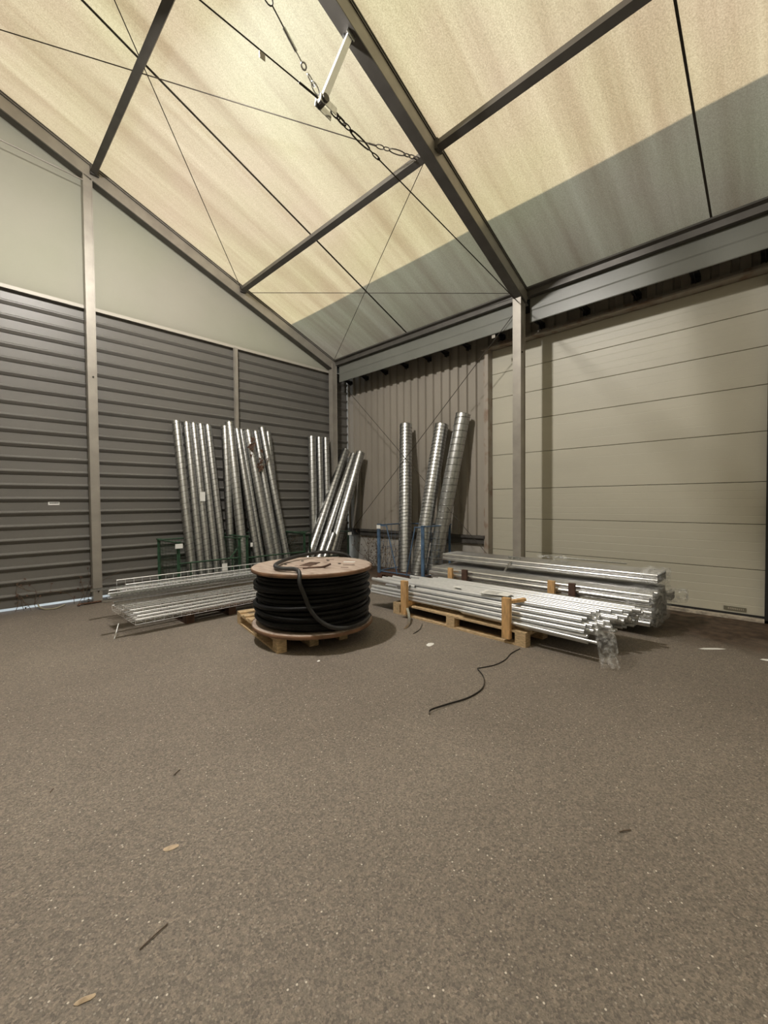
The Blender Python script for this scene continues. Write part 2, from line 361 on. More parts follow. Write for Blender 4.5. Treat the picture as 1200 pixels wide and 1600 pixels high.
# sectional door
D0, D1 = 0.30, 4.00
joints = [0.055, 0.62, 1.18, 1.70, 2.31, 2.87, 3.33, 3.76, 4.19]
dr = thing('door_1', (WX, (D0 + D1) / 2, 0.05), 'large beige sectional door with horizontal panels in the right wall', None); dr['kind'] = 'structure'
do = (WX, (D0 + D1) / 2, 0.05)
for i in range(8):
    z0, z1 = joints[i] + 0.003, joints[i + 1] - 0.003
    pr = []; nl = 5 if i < 3 else 4
    pr.append((0.035, z0)); pr.append((0.004, z0)); pr.append((0.0, z0 + 0.004))
    for k in range(1, nl):
        zz = z0 + (z1 - z0) * k / nl; dep = 0.0022 if i < 3 else 0.0008
        pr += [(0.0, zz - 0.004), (dep, zz), (0.0, zz + 0.004)]
    pr += [(0.0, z1 - 0.004), (0.004, z1), (0.035, z1)]
    loose(MB().extrude(pr, lambda p, k: (WX + 0.045 + p[0], (D0, D1)[k], p[1])), 'door_panel', 'door', dr, do)
loose(MB().box((WX + 0.075, D0, 0.05), (WX + 0.09, D1, 4.2)), 'door_backing', 'seal', dr, do)
loose(MB().box((WX + 0.03, D0, 0.035), (WX + 0.08, D1, 0.06)), 'bottom_seal', 'seal', dr, do)
lp = loose(MB().box((WX + 0.036, 0.47, 0.085), (WX + 0.046, 0.69, 0.135)), 'label_plate', 'bluegrey', dr, do)
lp['label'] = 'small dark plate with raised lettering'
tx = MB()
for k in range(9): tx.box((WX + 0.034, 0.645 - k * 0.018, 0.100), (WX + 0.037, 0.637 - k * 0.018, 0.120))
loose(tx, 'plate_lettering', 'threshold', lp, do)
fr_ = MB().box((WX - 0.10, 4.005, 0), (WX + 0.09, 4.075, 4.19)).box((WX - 0.005, 4.075, 0), (WX + 0.09, 4.15, 4.27))
struct(fr_.build('trim_2', 'jamb', origin=(WX, 4.05, 0)), 'taupe steel jamb on the left of the door')
fr_ = MB().box((WX - 0.115, 0.20, 4.19), (WX + 0.09, 4.14, 4.215)).box((WX - 0.075, 0.20, 4.215), (WX + 0.09, 4.10, 4.235)).box((WX - 0.055, 0.20, 4.235), (WX + 0.09, 4.10, 4.275))
struct(fr_.build('trim_3', 'jamb', origin=(WX, 2, 4.19)), 'taupe steel head flashing above the door')
struct(MB().box((WX - 0.06, 0.10, 0), (WX + 0.09, 0.295, 4.19)).build('trim_4', 'seal', origin=(WX, 0.2, 0)), 'black rubber jamb on the right of the door')
struct(MB().box((WX - 0.06, 0.2, 0.0), (WX + 0.10, 4.1, 0.035)).build('trim_5', 'threshold', origin=(WX, 2, 0)), 'worn concrete threshold below the door')

# roof membrane, sagging a little between frames and lifted over the seams
nx, ny = 40, 96
def roofpatch(x0, x1):
    vs = []; fs = []
    for i in range(nx + 1):
        x = x0 + (x1 - x0) * i / nx
        for j in range(ny + 1):
            y = BY + (GY + 0.10 - BY) * j / ny
            ph = (y - 3.10) / 4.65; fz = -0.035 * math.sin(math.pi * (ph * 2 % 1.0))
            vs.append((x, y, rz_(x) + fz + 0.012 * noise.noise((x * 0.7, y * 0.7, 3))))
    for i in range(nx):
        for j in range(ny):
            k = i * (ny + 1) + j; fs.append((k, k + 1, k + ny + 2, k + ny + 1))
    return vs, fs
rf = MB()
for a, c2 in ((EX + 0.03, RX), (RX, GX - 0.03)):
    v_, f_ = roofpatch(a, c2); rf.add(v_, f_, True)
ceil = struct(rf.build('ceiling', 'roof', origin=(0, 0, EZ)), 'translucent stained fabric roof lit from above by the sun')
def onroof(x, y, off): return V(x, y, rz_(x) - off)
for sy in (5.48, 0.78, -3.8):
    s_ = MB()
    s_.bar(onroof(EX, sy, 0.055), onroof(RX, sy, 0.055), 0.022, 0.012); s_.bar(onroof(RX, sy, 0.055), onroof(GX, sy, 0.055), 0.022, 0.012)
    o = s_.build('membrane_seam', 'steelrope', ceil, origin=(0, 0, EZ)); o.location = (0, 0, 0)

# walls outside the picture close the hall
struct(vclad(BY, GY + 0.1, 0.02, EZ, GX + 0.0).build('wall_far', 'clad', origin=(GX, 0, 0)), 'corrugated wall along the other long side')
bw = MB(); bw.add([(GX, BY, 0), (EX + 0.4, BY, 0), (EX + 0.4, BY, EZ), (RX, BY, RZ), (GX, BY, EZ)], [(0, 1, 2, 3, 4)])
struct(bw.build('wall_back', 'gable', origin=(0, BY, 0)), 'fabric wall closing the far end of the tent')

# valance and eave
for i, (ya, yb) in enumerate(((3.17, 7.64), (-1.43, 3.03), (-6.0, -1.57))):
    pr = [(0.02, 4.66), (0.004, 4.62), (0.0, 4.44), (0.006, 4.42), (0.0, 4.26), (0.006, 4.25), (0.012, 4.26), (0.014, 4.42)]
    va = thing('valance', (6.36, (ya + yb) / 2, 4.25), ['pale grey fabric valance below the eave, from the corner to the tall post', 'pale grey fabric valance below the eave above the beige door', 'pale grey fabric valance behind the viewer'][i], 'valance', 'eave valances')
    loose(MB().extrude(pr, lambda p, k: (6.36 + p[0], (ya, yb)[k], p[1])), 'fabric', 'valance', va, (6.36, (ya + yb) / 2, 4.25))
    eb = MB().bar((6.34, ya - 0.08, 4.675), (6.34, yb + 0.08, 4.675), 0.11, 0.10).bar((6.27, ya - 0.08, 4.725), (6.27, yb + 0.08, 4.725), 0.07, 0.03, (0.35, 0, 1))
    tag(eb.build('eave_purlin', 'frame_dark'), ['dark aluminium eave beam from the corner to the tall right post', 'dark aluminium eave beam above the beige door', 'dark aluminium eave beam behind the viewer'][i], 'beam', 'eave beams')
# dark angle brackets at the head of the neighbouring wall
ybr = [7.76, 7.20, 6.58, 5.98, 5.37, 4.94, 4.45, 3.75, 3.05, 2.35, 1.67, 1.0, 0.32]
first = None
for i, y in enumerate(ybr):
    if first is None:
        k = MB().box((WX - 0.26, y - 0.05, 4.36), (WX - 0.03, y + 0.05, 4.375)).box((WX - 0.045, y - 0.05, 4.20 + 0.1), (WX - 0.03, y + 0.05, 4.375))
        k.add([(WX - 0.24, y, 4.36), (WX - 0.03, y, 4.36), (WX - 0.03, y, 4.28), (WX - 0.24, y + 0.01, 4.36), (WX - 0.03, y + 0.01, 4.36), (WX - 0.03, y + 0.01, 4.28)], [(0,1,2),(5,4,3),(0,2,5,3)])
        o = k.build('gutter_bracket', 'seal'); first = o; y00 = y; base = o.location.copy()
    else:
        o = first.copy(); COL.objects.link(o); o.location = base + V(0, y - y00, 0)
    tag(o, ('dark gutter bracket under the valance, %s from the corner' if i < 8 else 'dark gutter bracket above the beige door, %s from the corner') % ['first', 'second', 'third', 'fourth', 'fifth', 'sixth', 'seventh', 'eighth', 'ninth', 'tenth', 'eleventh', 'twelfth', 'thirteenth'][i], 'bracket', 'gutter brackets')

# frames
def rafter(y, labels, w=0.12, side=1):
    x0, x1 = (6.30, RX) if side > 0 else (GX + 0.1, RX)
    c0 = V(x0, y, rz_(x0) - 0.175); c1 = V(x1, y, rz_(x1) - 0.175)
    o = (x0, y, 4.5)
    t = thing('rafter', o, labels, 'rafter', 'aluminium rafters')
    loose(MB().bar(c0, c1, w, 0.235), 'beam', 'frame', t, o)
    for dz, nm in ((0.122, 'top_flange'), (-0.122, 'bottom_flange')):
        d = V(0, 0, dz)
        loose(MB().bar(c0 + d, c1 + d, w + 0.02, 0.014), nm, 'frame_dark', t, o)
    for sgn in (-1, 1):    # keder rails on both flanks
        loose(MB().bar(c0 + V(0, sgn * (w / 2 + 0.006), 0.085), c1 + V(0, sgn * (w / 2 + 0.006), 0.085), 0.012, 0.014), 'keder_rail', 'frame_dark', t, o)
    return t
rl = ['pale aluminium rafter sloping down along the gable wall to the corner', 'large aluminium rafter running down to the tall post beside the door', 'aluminium rafter of the frame behind the viewer', 'aluminium rafter of the last frame behind the viewer']
for i, y in enumerate(FY):
    rafter(y, rl[i]); rafter(y, ['rafter along the gable wall on the other roof slope','big rafter on the other roof slope above the viewer','rafter behind the viewer on the other roof slope','last rafter behind the viewer on the other roof slope'][i], side=-1)

def bolts(pts, t, o, ax, r=0.012):
    for p in pts:
        d = Vector(ax) * 0.014; loose(MB().tube([p, Vector(p) + d], r, 6, smooth=False), 'bolt', 'steelrope', t, o)
def post(x, y, zt, wx, wy, label, mat_='frame', bl=(), pl=True):
    o = (x, y, 0); t = thing('tent_post', o, label, 'post', 'aluminium tent posts')
    loose(MB().box((x - wx/2, y - wy/2, 0.012), (x + wx/2, y + wy/2, zt)), 'shaft', mat_, t, o)
    for sx in (-1, 1):
        loose(MB().box((x + sx * (wx/2 - 0.012), y - wy/2 - 0.008, 0.012), (x + sx * wx/2, y - wy/2, zt)), 'groove_lip', 'frame', t, o)
    if pl: 
        loose(MB().box((x - wx/2 - 0.13, y - wy/2 - 0.09, 0), (x + wx/2 + 0.13, y + wy/2 + 0.03, 0.014)), 'base_plate', 'steelrope', t, o)
        bolts([(x - wx/2 - 0.07, y - wy/2 - 0.04, 0.014), (x + wx/2 + 0.07, y - wy/2 - 0.04, 0.014)], t, o, (0, 0, 1.6))
    bolts(bl, t, o, (0, -1, 0) if wx > 0.05 else (-1, 0, 0)); return t
post(6.17, 3.12, 4.63, 0.15, 0.125, 'tall bright aluminium post standing in front of the beige door', bl=[(6.14, 3.055, 3.75)])
post(6.25, 7.74, 4.66, 0.13, 0.13, 'corner post where the grey cladding meets the taupe wall')
post(1.56, 7.74, 6.42, 0.12, 0.12, 'tall gable post on the left reaching up to the rafter', bl=[(1.57, 7.68, 3.42), (1.57, 7.68, 0.16)])
post(-0.9, 7.74, 7.3, 0.12, 0.12, 'gable post outside the left edge of the picture')
post(6.17, -1.5, 4.63, 0.13, 0.15, 'side post behind the viewer')
post(3.92, GY - 0.09, 4.47, 0.065, 0.05, 'thin grey post on the cladding behind the leaning ducts', 'frame', pl=False)
o = (1.85, 7.62, 0.0)
tag(MB().box((1.30, 7.56, 0.014), (1.98, 7.60, 0.03)).bar((1.28, 7.50, 0.02), (1.32, 7.62, 0.02), 0.03, 0.015).build('floor_anchor_bar', 'leaf'), 'rusty flat bar on the floor at the foot of the left gable post', 'bar')

# purlins
def purlin(x, label, wd, hd):
    for i in range(3):
        ya, yb = FY[i] - 0.065, FY[i + 1] + 0.065
        z = rz_(x) - 0.05 - hd / 2 - 0.02
        t = MB().bar((x, ya, z), (x, yb, z), wd, hd, (-SL if x > RX else SL, 0, -1) if x != RX else None)
        for yy in (ya - 0.02, yb + 0.02): t.box((x - wd/2 - 0.015, yy - 0.02, z - hd/2 - 0.008), (x + wd/2 + 0.015, yy + 0.02, z + hd/2))
        tag(t.build('purlin', 'frame_dark'), label + [' in the bay next to the gable', ' in the bay above the door', ' behind the viewer'][i], 'purlin', 'roof purlins')
purlin(4.03, 'dark lower roof purlin', 0.085, 0.105)
purlin(1.65, 'dark upper roof purlin', 0.085, 0.125)
purlin(RX, 'dark ridge purlin', 0.10, 0.12)
purlin(2 * RX - 1.65, 'dark upper purlin of the other roof slope', 0.085, 0.115)
purlin(2 * RX - 4.03, 'dark lower purlin of the other roof slope', 0.085, 0.105)

# cables
def link(mb, c, d, L, w, r, roll):
    d = Vector(d).normalized(); a, b2 = frame_axes(d); s_ = a * math.cos(roll) + b2 * math.sin(roll); pts = []
    for k in range(14):
        t = 2 * math.pi * k / 14; pts.append(Vector(c) + d * (L / 2 * math.cos(t)) + s_ * (w / 2 * math.sin(t)))
    mb.tube(pts, r, 5, closed=True)
def cable(name, label, pts, r=0.006, mt='steelrope', grp='bracing cables', cat='cable'):
    return tag(MB().tube(pts, r, 6).build(name, mt), label, cat, grp)
zo = 0.20
A1 = onroof(4.0, 7.66, 0.17); A2 = onroof(RX + 0.1, 3.20, zo); B1 = onroof(4.0, 3.26, 0.17); B2 = onroof(RX + 0.1, 7.66, zo)
cable('bracing_cable', 'thin roof bracing cable rising from the gable rafter across the upper purlin', [A1, A2])
# cable with chain at its lower end
dB = (B2 - B1).normalized()
tB = thing('bracing_cable', B1, 'thin roof bracing cable ending in a chain and shackle at the big rafter', 'cable', 'bracing cables')
loose(MB().tube([B1 + dB * 0.62, B2], 0.006, 6), 'wire_rope', 'steelrope', tB, B1)
ch = MB()
link(ch, B1 + dB * 0.05, dB, 0.08, 0.04, 0.006, 0); link(ch, B1 + dB * 0.11, dB, 0.08, 0.04, 0.006, 1.57); link(ch, B1 + dB * 0.17, dB, 0.08, 0.04, 0.006, 0)
link(ch, B1 + dB * 0.29, dB, 0.20, 0.05, 0.007, 0.4); link(ch, B1 + dB * 0.42, dB, 0.08, 0.04, 0.006, 1.57); link(ch, B1 + dB * 0.50, dB, 0.10, 0.05, 0.006, 0.2)
ch.tube([B1 + dB * 0.54, B1 + dB * 0.64], 0.010, 6)
loose(ch, 'chain', 'steelrope', tB, B1)
cable('bracing_cable', 'thin roof bracing cable from the big rafter down to the corner', [onroof(4.02, 3.22, 0.19), onroof(6.18, 7.6, 0.13)], 0.005)
cable('bracing_cable', 'thin roof bracing cable from the gable purlin joint to the head of the right post', [onroof(4.04, 7.64, 0.19), onroof(6.18, 3.24, 0.13)], 0.005)
cable('bracing_cable', 'wall bracing wire rising from the corner foot to the head of the right post', [V(6.32, 3.22, 4.50), V(6.36, 7.6, 0.55)], 0.0055)
cable('bracing_cable', 'wall bracing wire falling from the corner head towards the foot of the right post', [V(6.34, 7.55, 4.22), V(6.32, 3.25, 0.10)], 0.005)
cable('bracing_cable', 'wire standing in for a cable silhouette on the gable fabric at the upper left', [V(1.50, 7.66, 6.30), V(-0.9, 7.66, 6.42)], 0.010, 'frame')  # stands in for the shadow of a cable behind the fabric
tag(MB().box((6.30, 3.60, 4.16), (6.305, 3.66, 4.21)).build('cable_tag', 'frame'), 'small pale tag clipped on the wall bracing wire near the door head', 'tag')

# trussing strut under the big rafter
y = 3.10; P = V(2.42, y, 5.08); Q = V(2.77, y, 5.95)
st = thing('trussing_strut', P, 'galvanised strut hanging from the big rafter and held by cables and chains', 'strut')
up = (Q - P).normalized()
loose(MB().bar(P, Q, 0.055, 0.055, (1, 0, 0)), 'strut_tube', M['galv_tube'], st, P)
loose(MB().bar(Q - up * 0.10 + V(0, -0.033, 0), Q + up * 0.05 + V(0, -0.033, 0), 0.006, 0.10, (1, 0, 0)), 'head_plate', 'galv', st, P)
loose(MB().bar(Q - up * 0.10 + V(0, 0.033, 0), Q + up * 0.05 + V(0, 0.033, 0), 0.006, 0.10, (1, 0, 0)), 'head_plate', 'galv', st, P)
bolts([(Q - up * 0.03 + V(0, -0.036, 0))], st, P, (0, -1, 0), 0.018)
loose(MB().tube([P + V(0, -0.06, 0.0), P + V(0, 0.06, 0.0)], 0.034, 12, smooth=False), 'pulley', 'frame_dark', st, P)
loose(MB().bar(P + V(-0.05, -0.04, -0.01), P + V(0.13, -0.04, -0.035), 0.006, 0.07).bar(P + V(-0.05, 0.04, -0.01), P + V(0.13, 0.04, -0.035), 0.006, 0.07), 'clevis_plate', 'galv', st, P)
E1 = V(6.14, y, 4.50); d1 = (E1 - P).normalized()
tt = thing('tie_cable', P, 'tie cable with chain running from the strut down to the eave', 'cable', 'tie cables')
ch = MB(); link(ch, P + d1 * 0.15, d1, 0.10, 0.045, 0.007, 0); link(ch, P + d1 * 0.22, d1, 0.11, 0.05, 0.009, 1.5); link(ch, P + d1 * 0.29, d1, 0.09, 0.04, 0.006, 0)
link(ch, P + d1 * 0.46, d1, 0.26, 0.055, 0.008, 0.2); link(ch, P + d1 * 0.68, d1, 0.10, 0.05, 0.006, 0.4); ch.tube([P + d1 * 0.32, P + d1 * 0.36], 0.006, 6); ch.tube([P + d1 * 0.58, P + d1 * 0.64], 0.007, 6)
loose(ch, 'chain', 'steelrope', tt, P); loose(MB().tube([P + d1 * 0.70, E1], 0.007, 6), 'wire_rope', 'steelrope', tt, P)
E2 = V(1.10, y, 6.45); d2 = (V(1.80, y, 5.62) - P).normalized(); E2 = P + d2 * 2.2
tt = thing('tie_cable', P + d2 * 0.06, 'tie cable with turnbuckle rising steeply from the strut', 'cable', 'tie cables'); o = P + d2 * 0.06
ch = MB(); link(ch, P + d2 * 0.10, d2, 0.10, 0.045, 0.006, 0.3); link(ch, P + d2 * 0.16, d2, 0.10, 0.045, 0.006, 1.8); link(ch, P + d2 * 0.26, d2, 0.05, 0.04, 0.008, 0.3); ch.tube([P + d2 * 0.29, P + d2 * 0.36], 0.006, 6)
loose(ch, 'chain', 'galv', tt, o); ey = MB(); link(ey, P + d2 * 0.72, d2, 0.12, 0.06, 0.006, 0.3); loose(ey, 'eye_link', 'steelrope', tt, o); loose(MB().tube([P + d2 * 0.36, P + d2 * 0.52], 0.014, 8), 'turnbuckle', 'galv', tt, o)
loose(MB().tube([P + d2 * 0.78, E2], 0.006, 6), 'wire_rope', 'steelrope', tt, o); loose(MB().tube([P + d2 * 0.52, P + d2 * 0.66], 0.006, 6), 'threaded_rod', 'steelrope', tt, o)
E3 = V(GX + 2.42 - GX - 4.9, y, 5.10); E3 = V(-3.8, y, 5.08)
tt = thing('tie_cable', P + V(-0.06, 0, 0), 'horizontal tie cable running from the strut out of the top left', 'cable', 'tie cables'); o = P + V(-0.06, 0, 0)
loose(MB().tube([P + V(-0.06, 0, 0), E3], 0.006, 6), 'wire_rope', 'steelrope', tt, o)
loose(MB().tube([P + V(-0.05, 0, 0), P + V(-0.25, 0, 0.0)], 0.010, 6), 'clamp_sleeve', 'steelrope', tt, o)
loose(MB().box(P + V(-0.62, -0.002, -0.06), P + V(-0.57, 0.002, -0.005)), 'tag', 'frame', tt, o)

# hall lamp and an added fill lamp, both outside the picture
def hung_lamp(pos, power, label):
    LP = Vector(pos); lt = thing('hung_lamp', LP, label, 'lamp', 'hall lamps')
    loose(MB().lathe([(0.04, LP.z + 0.28), (0.08, LP.z + 0.24), (0.31, LP.z + 0.04), (0.32, LP.z + 0.0), (0.30, LP.z + 0.03), (0.06, LP.z + 0.22), (0.0, LP.z + 0.22)], 24, c=(LP.x, LP.y)), 'reflector', 'frame', lt, LP)
    loose(MB().tube([LP + V(0, 0, 0.27), V(LP.x, LP.y, rz_(LP.x) - 0.06)], 0.012, 8), 'hanger_rod', 'frame_dark', lt, LP)
    pd = bpy.data.lights.new('hung_lamp_light', 'POINT'); pd.energy = power; pd.shadow_soft_size = 0.13; pd.color = (1.0, 0.955, 0.90)
    po = bpy.data.objects.new('hung_lamp_light', pd); COL.objects.link(po); po.parent = lt; po.location = (0, 0, 0.02)
hung_lamp(LAMP_POS, LAMP_P, 'round hall lamp hung under the fabric roof above the picture')
hung_lamp(FILL_POS, FILL_P, 'added fill lamp hung under the fabric roof behind the viewer')

# ------------------------------------------------------------------ pallets
def board_box(L, W_, H): return MB().box((-L/2, -W_/2, -H/2), (L/2, W_/2, H/2))
def pallet(name, cx, cy, rz, L, W_, label, across, m='wood', H=0.150, n_top=7, grp=None):
    """L along local y, W_ along local x; across: top boards run along x"""
    t = thing(name, (cx, cy, 0), label, 'pallet', grp, rz)
    th = 0.020; cr = random.Random(int(cx * 100))
    def p(nm, mb): 
        o = mb.build(nm, m, t, origin=(0, 0, 0)); return o
    if across:
        for i in range(n_top):
            y0 = -L/2 + (L - 0.12) * i / (n_top - 1); p('top_board', MB().box((-W_/2, y0, H - th), (W_/2, y0 + 0.12 - 0.02 * (i % 2), H)))
        for x in (-W_/2, -0.05, W_/2 - 0.10):
            p('stringer_board', MB().box((x, -L/2, H - 2*th), (x + 0.10, L/2, H - th))); p('bottom_board', MB().box((x, -L/2, 0), (x + 0.10, L/2, th)))
    else:
        for i in range(5):
            x0 = -W_/2 + (W_ - 0.13) * i / 4; p('top_board', MB().box((x0, -L/2, H - th), (x0 + 0.13, L/2, H)))
        for y in (-L/2, -0.06, L/2 - 0.12):
            p('stringer_board', MB().box((-W_/2, y, H - 2*th), (W_/2, y + 0.12, H - th)))
        for x in (-W_/2, -0.05, W_/2 - 0.10): p('bottom_board', MB().box((x, -L/2, 0), (x + 0.10, L/2, th)))
    for x in (-W_/2, -0.05, W_/2 - 0.10):
        for y in (-L/2, -0.06, L/2 - 0.12): p('block', MB().box((x, y, th), (x + 0.10, y + 0.12, H - 2*th)))
    return t
RZP = -math.radians(10.6)
pallet('wooden_pallet', 2.75, 4.27, RZP, 1.35, 0.80, 'light wooden pallet under the black cable drum', True)
pallet('wooden_pallet', 4.53, 2.92, math.radians(-2.5), 1.92, 0.86, 'long wooden pallet under the front bundle of bright conduit', False)
pallet('wooden_pallet', 5.66, 2.75, 0, 2.0, 0.86, 'dark wooden pallet under the rear stack of tubes', False, 'wood_old', 0.11)
pallet('wooden_pallet', 2.62, 5.92, 0, 1.0, 1.2, 'dark wooden pallet under the wire mesh cable trays', True, 'wood_old', 0.12)
pallet('wooden_pallet', 6.13, 5.22, 0, 1.15, 0.82, 'red brown pallet under the blue mesh cage', False, 'wood_old', 0.13)

# ------------------------------------------------------------------ cable drum
DC = V(2.84, 3.91, 0); R = 0.66; zb = 0.152; ztop = 0.80
dt = thing('cable_drum', (DC.x, DC.y, zb), 'big wooden cable drum wound with thick black cable on a pallet', 'cable drum')
def dpart(mb, nm, m, par=None, bev=0):
    o = mb.build(nm, m, par or dt, bevel=bev, origin=(0, 0, 0)); return o
def flange(z0, z1):
    f_ = MB(); f_.lathe([(0.0, z0), (R - 0.01, z0), (R, z0 + 0.008), (R, z1 - 0.008), (R - 0.01, z1), (0.045, z1)], 72, False); return f_
h = ztop - zb
tf = dpart(flange(h - 0.045, h), 'top_flange', 'drumwood'); bf = dpart(flange(0, 0.045), 'bottom_flange', 'drumwood')
for par, z0 in ((tf, h - 0.045), (bf, 0.0)):
    rm = MB().lathe([(R + 0.001, z0 + 0.004), (R + 0.004, z0 + 0.006), (R + 0.004, z0 + 0.039), (R + 0.001, z0 + 0.041)], 72, True)
    dpart(rm, 'rim', 'drumrim', par)
dpart(MB().lathe([(0.0, h - 0.02), (0.046, h - 0.02), (0.046, h + 0.002)], 20), 'spindle_hole', 'ink', tf)
pl = MB().bar((-0.13, -0.04, h + 0.003), (0.10, 0.09, h + 0.003), 0.13, 0.005); dpart(pl, 'hub_plate', 'wood_old', tf)
for a in range(6):
    t = a * math.pi / 3 + 0.3; dpart(MB().tube([(0.30 * math.cos(t), 0.30 * math.sin(t), h - 0.005), (0.30 * math.cos(t), 0.30 * math.sin(t), h + 0.006)], 0.018, 6, smooth=False), 'bolt', 'seal', tf)
sc_ = MB()
for (a, r0, w0, l0) in ((3.75, 0.25, 0.03, 0.16), (4.3, 0.22, 0.035, 0.20), (5.3, 0.42, 0.02, 0.13), (0.4, 0.4, 0.02, 0.10), (4.9, 0.46, 0.015, 0.08), (2.2, 0.4, 0.02, 0.1)):
    c0 = V(r0 * math.cos(a), r0 * math.sin(a), h + 0.001); sc_.bar(c0 - V(0.7, -0.7, 0) * l0 / 2, c0 + V(0.7, -0.7, 0) * l0 / 2, w0, 0.003)
dpart(sc_, 'splintered_patch', 'wood_old', tf)
dpart(MB().tube(smooth_path([(-0.27, -0.20, h + 0.004), (-0.16, -0.24, h + 0.006), (-0.08, -0.30, h + 0.012), (0.0, -0.32, h + 0.035)], 5), 0.012, 6), 'curled_splinter', 'wood_old', tf)
dpart(MB().bar((0.34, -0.13, h + 0.002), (0.43, -0.23, h + 0.002), 0.05, 0.003), 'paint_fleck', 'paper', tf)
dpart(MB().lathe([(0.545, 0.05), (0.545, h - 0.045)], 48), 'core', 'cable_black')
# wound cable: an irregular helix of turns
pts = []; turns = 13; rcab = 0.0235; rng = random.Random(3)
ph = [rng.uniform(0, 6.28) for _ in range(turns + 2)]; am = [rng.uniform(-0.008, 0.018) for _ in range(turns + 2)]
zlo, zhi = 0.045 + rcab, h - 0.045 - rcab
for k in range(turns * 48 + 1):
    t = k / 48; i = int(t); fz = zlo + (zhi - zlo) * t / turns; u = t - i
    a_ = am[i] * (1 - u) + am[min(i + 1, turns + 1)] * u
    rr = 0.585 + a_ + 0.010 * math.sin(2 * math.pi * t + ph[i % 3]); zz = fz + 0.012 * math.sin(2 * math.pi * t * 1.0 + 0.8 * i * 0.3) * math.sin(math.pi * t / turns)
    an = 2 * math.pi * t; pts.append((rr * math.cos(an), rr * math.sin(an), min(max(zz, zlo), zhi)))
dpart(MB().tube(pts, rcab, 10), 'wound_cable', 'cable_black')
# crossing outer strands lying obliquely over the winding
for (z0, dz, r0, p0) in ((0.24, 0.05, 0.622, 0.6), (0.30, 0.035, 0.626, 2.4), (0.42, 0.04, 0.618, 4.0), (0.10, 0.03, 0.612, 5.2), (0.50, 0.03, 0.62, 1.2)):
    ps = [((r0) * math.cos(t), r0 * math.sin(t), z0 + dz * math.sin(t + p0)) for t in [2 * math.pi * k / 60 for k in range(60)]]
    dpart(MB().tube(ps, rcab, 10, closed=True), 'wound_cable', 'cable_black')
lc = [(3.60, 4.08, 0.70), (3.53, 4.14, 0.82), (3.32, 4.29, 0.865), (3.02, 4.33, 0.855), (2.72, 4.24, 0.84), (2.46, 4.04, 0.835), (2.34, 3.86, 0.832), (2.33, 3.72, 0.832), (2.38, 3.58, 0.835), (2.36, 3.47, 0.815), (2.33, 3.42, 0.72), (2.37, 3.40, 0.60), (2.42, 3.38, 0.46), (2.50, 3.33, 0.34), (2.62, 3.26, 0.262), (2.80, 3.235, 0.235), (3.02, 3.27, 0.24), (3.20, 3.37, 0.255)]
dpart(MB().tube(smooth_path([Vector(p) - V(DC.x, DC.y, zb) for p in lc], 8), 0.021, 10), 'loose_cable_end', 'cable_highlit')
dpart(MB().bar((-0.03 - 0.43, -0.42, h - 0.15), (-0.03 - 0.43, -0.42, h - 0.06), 0.006, 0.006), 'marking', 'paper')

# ------------------------------------------------------------------ spiral ducts
protos = {}
def duct(base, top, r, label, grp, pitch=0.10, spin=0.0):
    base, top = Vector(base), Vector(top); d = top - base; L = d.length; key = (round(r, 3), round(L, 1), pitch)
    if key not in protos:
        L0 = key[1]; t = bpy.data.objects.new('spiral_duct', None); COL.objects.link(t); t.empty_display_size = 0.1
        MB().hollow(L0, r).build('duct_wall', 'galv_duct', t, origin=(0, 0, 0))
        hx = []; n = int((L0 - 0.06) / pitch * 20)
        for k in range(n + 1):
            a = 2 * math.pi * k / 20; hx.append((r * math.cos(a), r * math.sin(a), 0.03 + pitch * k / 20))
        MB().tube(hx, 0.0038, 4, smooth=False).build('spiral_seam', 'seam', t, origin=(0, 0, 0))
        if r > 0.11: MB().tube([(p_[0] * 1.012, p_[1] * 1.012, p_[2] + 0.011) for p_ in hx], 0.0055, 4).build('raised_rib', 'galv', t, origin=(0, 0, 0))
        for zz in (0.0, L0):
            MB().lathe([(r + 0.0005, zz - 0.006), (r + 0.003, zz - 0.006), (r + 0.003, zz + 0.006), (r - 0.004, zz + 0.006), (r - 0.004, zz - 0.006)], 28).build('rolled_rim', 'galv', t, origin=(0, 0, 0))
        protos[key] = t
    else: t = copy_tree(protos[key])
    t.location = base; t.rotation_mode = 'QUATERNION'
    from mathutils import Quaternion
    t.rotation_quaternion = d.to_track_quat('Z', 'Y') @ Quaternion((0, 0, 1), spin)
    return tag(t, label, 'duct', grp)
bz = 0.16
ordn = ['leftmost', 'second from the left', 'third from the left', 'fourth from the left', 'fifth from the left']
for i, (xt, xb) in enumerate(((2.79, 2.83), (2.96, 2.98), (3.08, 3.11), (3.205, 3.25), (3.335, 3.39))):
    duct((xb, 7.26, bz), (xt, 7.765, 2.93), 0.072 if i == 0 else 0.062, ['leftmost and thickest of the five ducts leaning in the left green cage', 'second from the left of the five ducts in the left green cage', 'middle one of the five ducts in the left green cage, with a white label', 'fourth of the five ducts in the left green cage', 'rightmost of the five ducts in the left green cage, crumpled at its top'][i], 'ducts leaning in the left green cage', spin=i)
